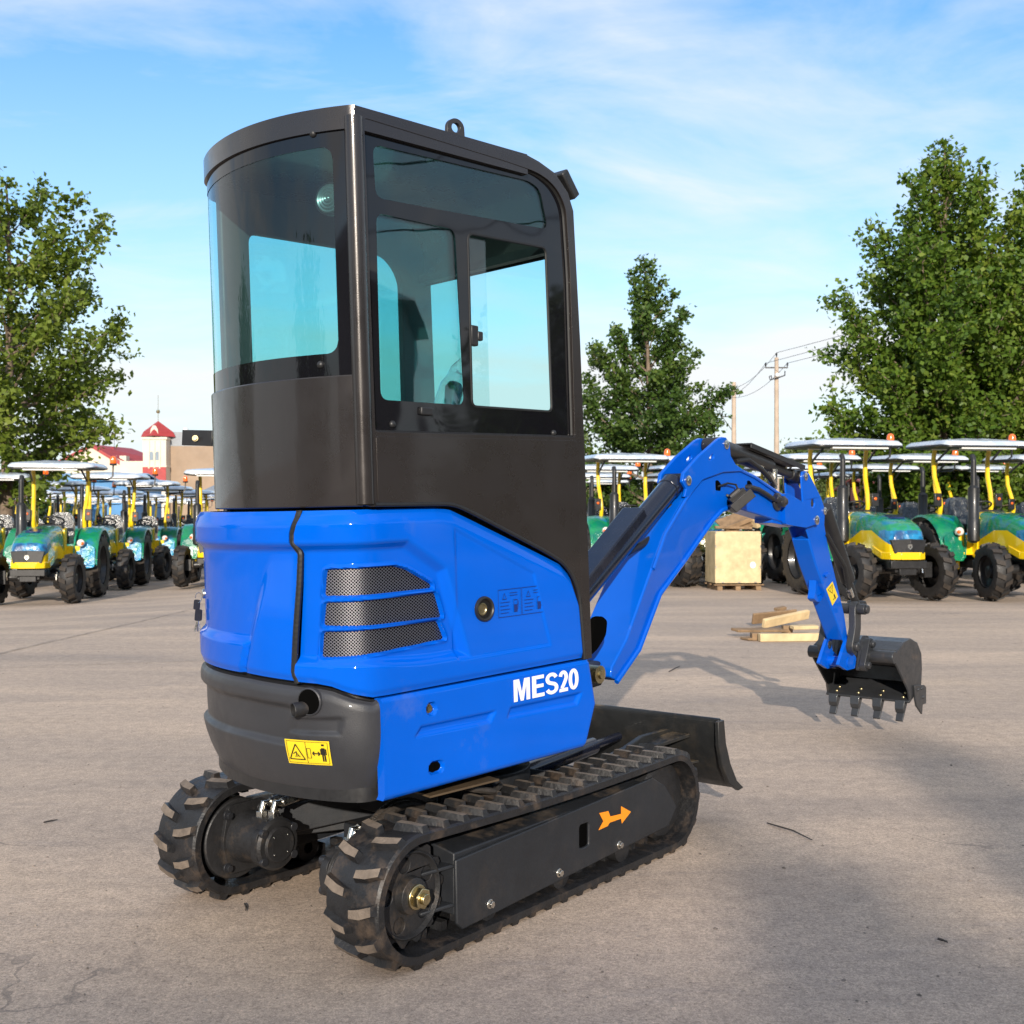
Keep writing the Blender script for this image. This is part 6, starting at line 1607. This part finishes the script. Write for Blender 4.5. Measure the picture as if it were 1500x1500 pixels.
# ------------------------------------------------------------------ behind and beside the camera: seen in the glass and paint, and shading the foreground
M['facade'] = pbr('grey_facade', (.20, .18, .16), .8, 0, 0, .15, .4)
def block(name, label, cx, cy, lx, ly, h, wins, hip=1.8):
    t = thing(name, label, 'building', (cx, cy, 0)); mb = MB(); mb.box((0, 0, h/2), (lx, ly, h)); mb.build('wall', M['facade'], t)
    mb = MB(); o_ = .9; mb.hexa([(-lx/2-o_, -ly/2-o_, h), (lx/2+o_, -ly/2-o_, h), (lx/2+o_, ly/2+o_, h), (-lx/2-o_, ly/2+o_, h), (-lx/2+hip*1.6, -ly/2+hip*1.6, h+hip), (lx/2-hip*1.6, -ly/2+hip*1.6, h+hip), (lx/2-hip*1.6, ly/2-hip*1.6, h+hip), (-lx/2+hip*1.6, ly/2-hip*1.6, h+hip)]); mb.build('roof', M['greytop'], t)
    for (x, y, sx_, sy_) in wins(lx, ly, h):
        pass
    face = -1 if cx > 30 else 0
    st = int(h//3.1)
    for f_ in range(st):
        z = 1.9+f_*3.1
        if cx > 30:
            for i in range(int(ly//3.4)): mb = MB(); mb.box((-lx/2-.02, -ly/2+1.9+i*3.4, z), (.12, 1.5, 1.5)); mb.build('window', M['pane'], t)
        else:
            for i in range(int(lx//4.2)): mb = MB(); mb.box((-lx/2+2.2+i*4.2, ly/2+.02, z), (1.7, .12, 1.5)); mb.build('window', M['pane'], t)
    return t
block('office_block', 'four storey block right of the camera, reflected in the side window', 62, -16.5, 12, 30, 13.2, lambda a, b, c: [])
block('low_reflection_block', 'unseen lower long block right of the camera, added to darken the side window reflection', 66, 26, 12, 48, 9.3, lambda a, b, c: [])  # unseen block, added so the window border mirrors something dark
SUN_EL, SUN_AZ = math.radians(17.), math.radians(182.)    # azimuth clockwise from +Y: low sun behind the camera
shadeY = 3.05                                             # where the shade of the hall behind ends on the ground
HY = -30.; hh_ = (shadeY-HY)*math.tan(SUN_EL)
t = thing('storage_hall', 'long hall behind the camera whose shade falls over the foreground', 'building', (2, HY-6, 0))
mb = MB(); mb.box((0, 0, hh_/2-.3), (64, 12, hh_-.6)); mb.build('wall', M['facade'], t)
mb = MB(); mb.box((0, 0, hh_-.30), (65, 12, .6)); mb.build('roof', M['greytop'], t)
for i in range(13): mb = MB(); mb.box((-28+4.6*i, 6.02, 3.4), (2.2, .1, 1.8)); mb.build('window', M['pane'], t)
for k, (x, y, h, l) in enumerate(((-16.5, -7, 5.2, 'leafy tree left of the camera and behind it, seen only in reflections'), (-23, 9, 6., 'leafy tree left of the picture beyond its edge, seen only in reflections'), (19, -3, 8., 'leafy tree right of the camera, seen only in reflections'), (25, 5, 7., 'leafy tree right of the machine beyond the picture edge, seen only in reflections'), (27, 11, 6.5, 'lower leafy tree right of the machine beyond the picture edge, seen only in reflections'), (17, -11, 9., 'leafy tree right of the camera and well behind it, seen only in reflections'))):
    tree('yard_tree', l, (x, y, 0), h, .2, [(.1, 2.6), (.4, 3.4), (.8, 2.2), (1, .5)], 40, (15, 50), .22, 9000, 91+k, M['leafP'], .10, 6, .3, group='trees round the camera')
for k, (x, h, l, nl) in enumerate(((-11., 6.6, 'far left', 2600), (-6.2, 6.8, 'left', 2600), (-2.0, 7.0, 'middle left', 3500), (1.2, 8.3, 'middle', 13000), (4.4, 8.3, 'middle right', 13000), (8.2, 7.9, 'right', 8000), (12.5, 8.2, 'far right', 4000))):  # unseen row, added and sized to soften and dapple the foreground shade
    tree('shade_tree', 'unseen tree added %s in the row behind the camera to dapple the foreground shade' % l, (x, -22, 0), h, .14, [(.1, 1.2), (.5, 2.6), (.8, 2.0), (1, .6)], 38, (20, 50), .2, nl, 120+k, M['leafP'], .35, 5, .25, group='row of trees behind the camera')
# ------------------------------------------------------------------ sky, sun, camera
w = bpy.data.worlds.new('World'); SC.world = w; w.use_nodes = True; nt = w.node_tree; nt.nodes.clear()
o = nt.nodes.new('ShaderNodeOutputWorld'); bg = nt.nodes.new('ShaderNodeBackground'); nt.links.new(bg.outputs[0], o.inputs[0]); bg.inputs[1].default_value = .15
sky = nt.nodes.new('ShaderNodeTexSky'); sky.sky_type = 'NISHITA'; sky.sun_disc = False; sky.sun_elevation = SUN_EL; sky.sun_rotation = SUN_AZ
sky.air_density = 1.15; sky.dust_density = .5; sky.ozone_density = 2.2; sky.altitude = 50
tc = nt.nodes.new('ShaderNodeTexCoord'); sx = nt.nodes.new('ShaderNodeSeparateXYZ'); nt.links.new(tc.outputs['Generated'], sx.inputs[0])
hs = nt.nodes.new('ShaderNodeHueSaturation'); hs.inputs['Saturation'].default_value = 1.30; hs.inputs['Value'].default_value = 1.15; hs.inputs['Hue'].default_value = .508; nt.links.new(sky.outputs[0], hs.inputs['Color'])
zz = math_(nt, 'ADD', math_(nt, 'MAXIMUM', sx.outputs[2], 0.), .16)
cb = nt.nodes.new('ShaderNodeCombineXYZ'); nt.links.new(math_(nt, 'DIVIDE', sx.outputs[0], zz), cb.inputs[0]); nt.links.new(math_(nt, 'DIVIDE', sx.outputs[1], zz), cb.inputs[1])
mp = nt.nodes.new('ShaderNodeMapping'); mp.inputs['Scale'].default_value = (.9, 1.5, 1); mp.inputs['Rotation'].default_value = (0, 0, -.35); mp.inputs['Location'].default_value = (4.1, 3.3, 0); nt.links.new(cb.outputs[0], mp.inputs[0])
n1 = noise(nt, mp.outputs[0], .55, 9, .56, .5); n2 = noise(nt, mp.outputs[0], 2.3, 8, .6, .8)
cl = math_(nt, 'ADD', math_(nt, 'MULTIPLY', n1, .78), math_(nt, 'MULTIPLY', n2, .22))
cm = ramp(nt, cl, [(.40, (0,0,0)), (.50, (.48,.48,.48)), (.58, (1,1,1))])
cm = math_(nt, 'MULTIPLY', cm, 1.)
hz = ramp(nt, sx.outputs[2], [(.0, (.95,.95,.95)), (.08, (.78,.78,.78)), (.20, (.36,.36,.36)), (.40, (.02,.02,.02))])
c = mixc(nt, hz, hs.outputs[0], (3.3, 3.9, 4.35)); c = mixc(nt, cm, c, (4.4, 4.55, 4.65))
nt.links.new(c, bg.inputs[0])
sl_ = bpy.data.lights.new('sun', 'SUN'); sl_.energy = 4.0; sl_.angle = math.radians(.6); sl_.color = (1, .90, .77)
so = bpy.data.objects.new('sun', sl_); COL.objects.link(so)
sd_ = Vector((math.sin(SUN_AZ)*math.cos(SUN_EL), math.cos(SUN_AZ)*math.cos(SUN_EL), math.sin(SUN_EL)))
so.rotation_euler = sd_.to_track_quat('Z', 'Y').to_euler(); so.location = sd_*60
ca = bpy.data.cameras.new('camera'); co_ = bpy.data.objects.new('camera', ca); COL.objects.link(co_); SC.camera = co_
co_.location = (0, 0, CAMH); co_.rotation_euler = (PI/2, 0, 0)
ca.sensor_fit = 'HORIZONTAL'; ca.sensor_width = 24.; ca.lens = 24.*FPX/1500; ca.shift_y = (CY-750)/1500; ca.clip_start = .05; ca.clip_end = 4000
ca.dof.use_dof = True; ca.dof.focus_distance = 3.7; ca.dof.aperture_fstop = 6.3
SC.render.engine = 'CYCLES'; SC.render.resolution_x = SC.render.resolution_y = 1024
SC.cycles.max_bounces = 10; SC.cycles.transparent_max_bounces = 16; SC.cycles.caustics_reflective = False; SC.cycles.caustics_refractive = False
SC.view_settings.view_transform = 'Standard'; SC.view_settings.look = 'None'; SC.view_settings.exposure = .54; SC.view_settings.gamma = 1
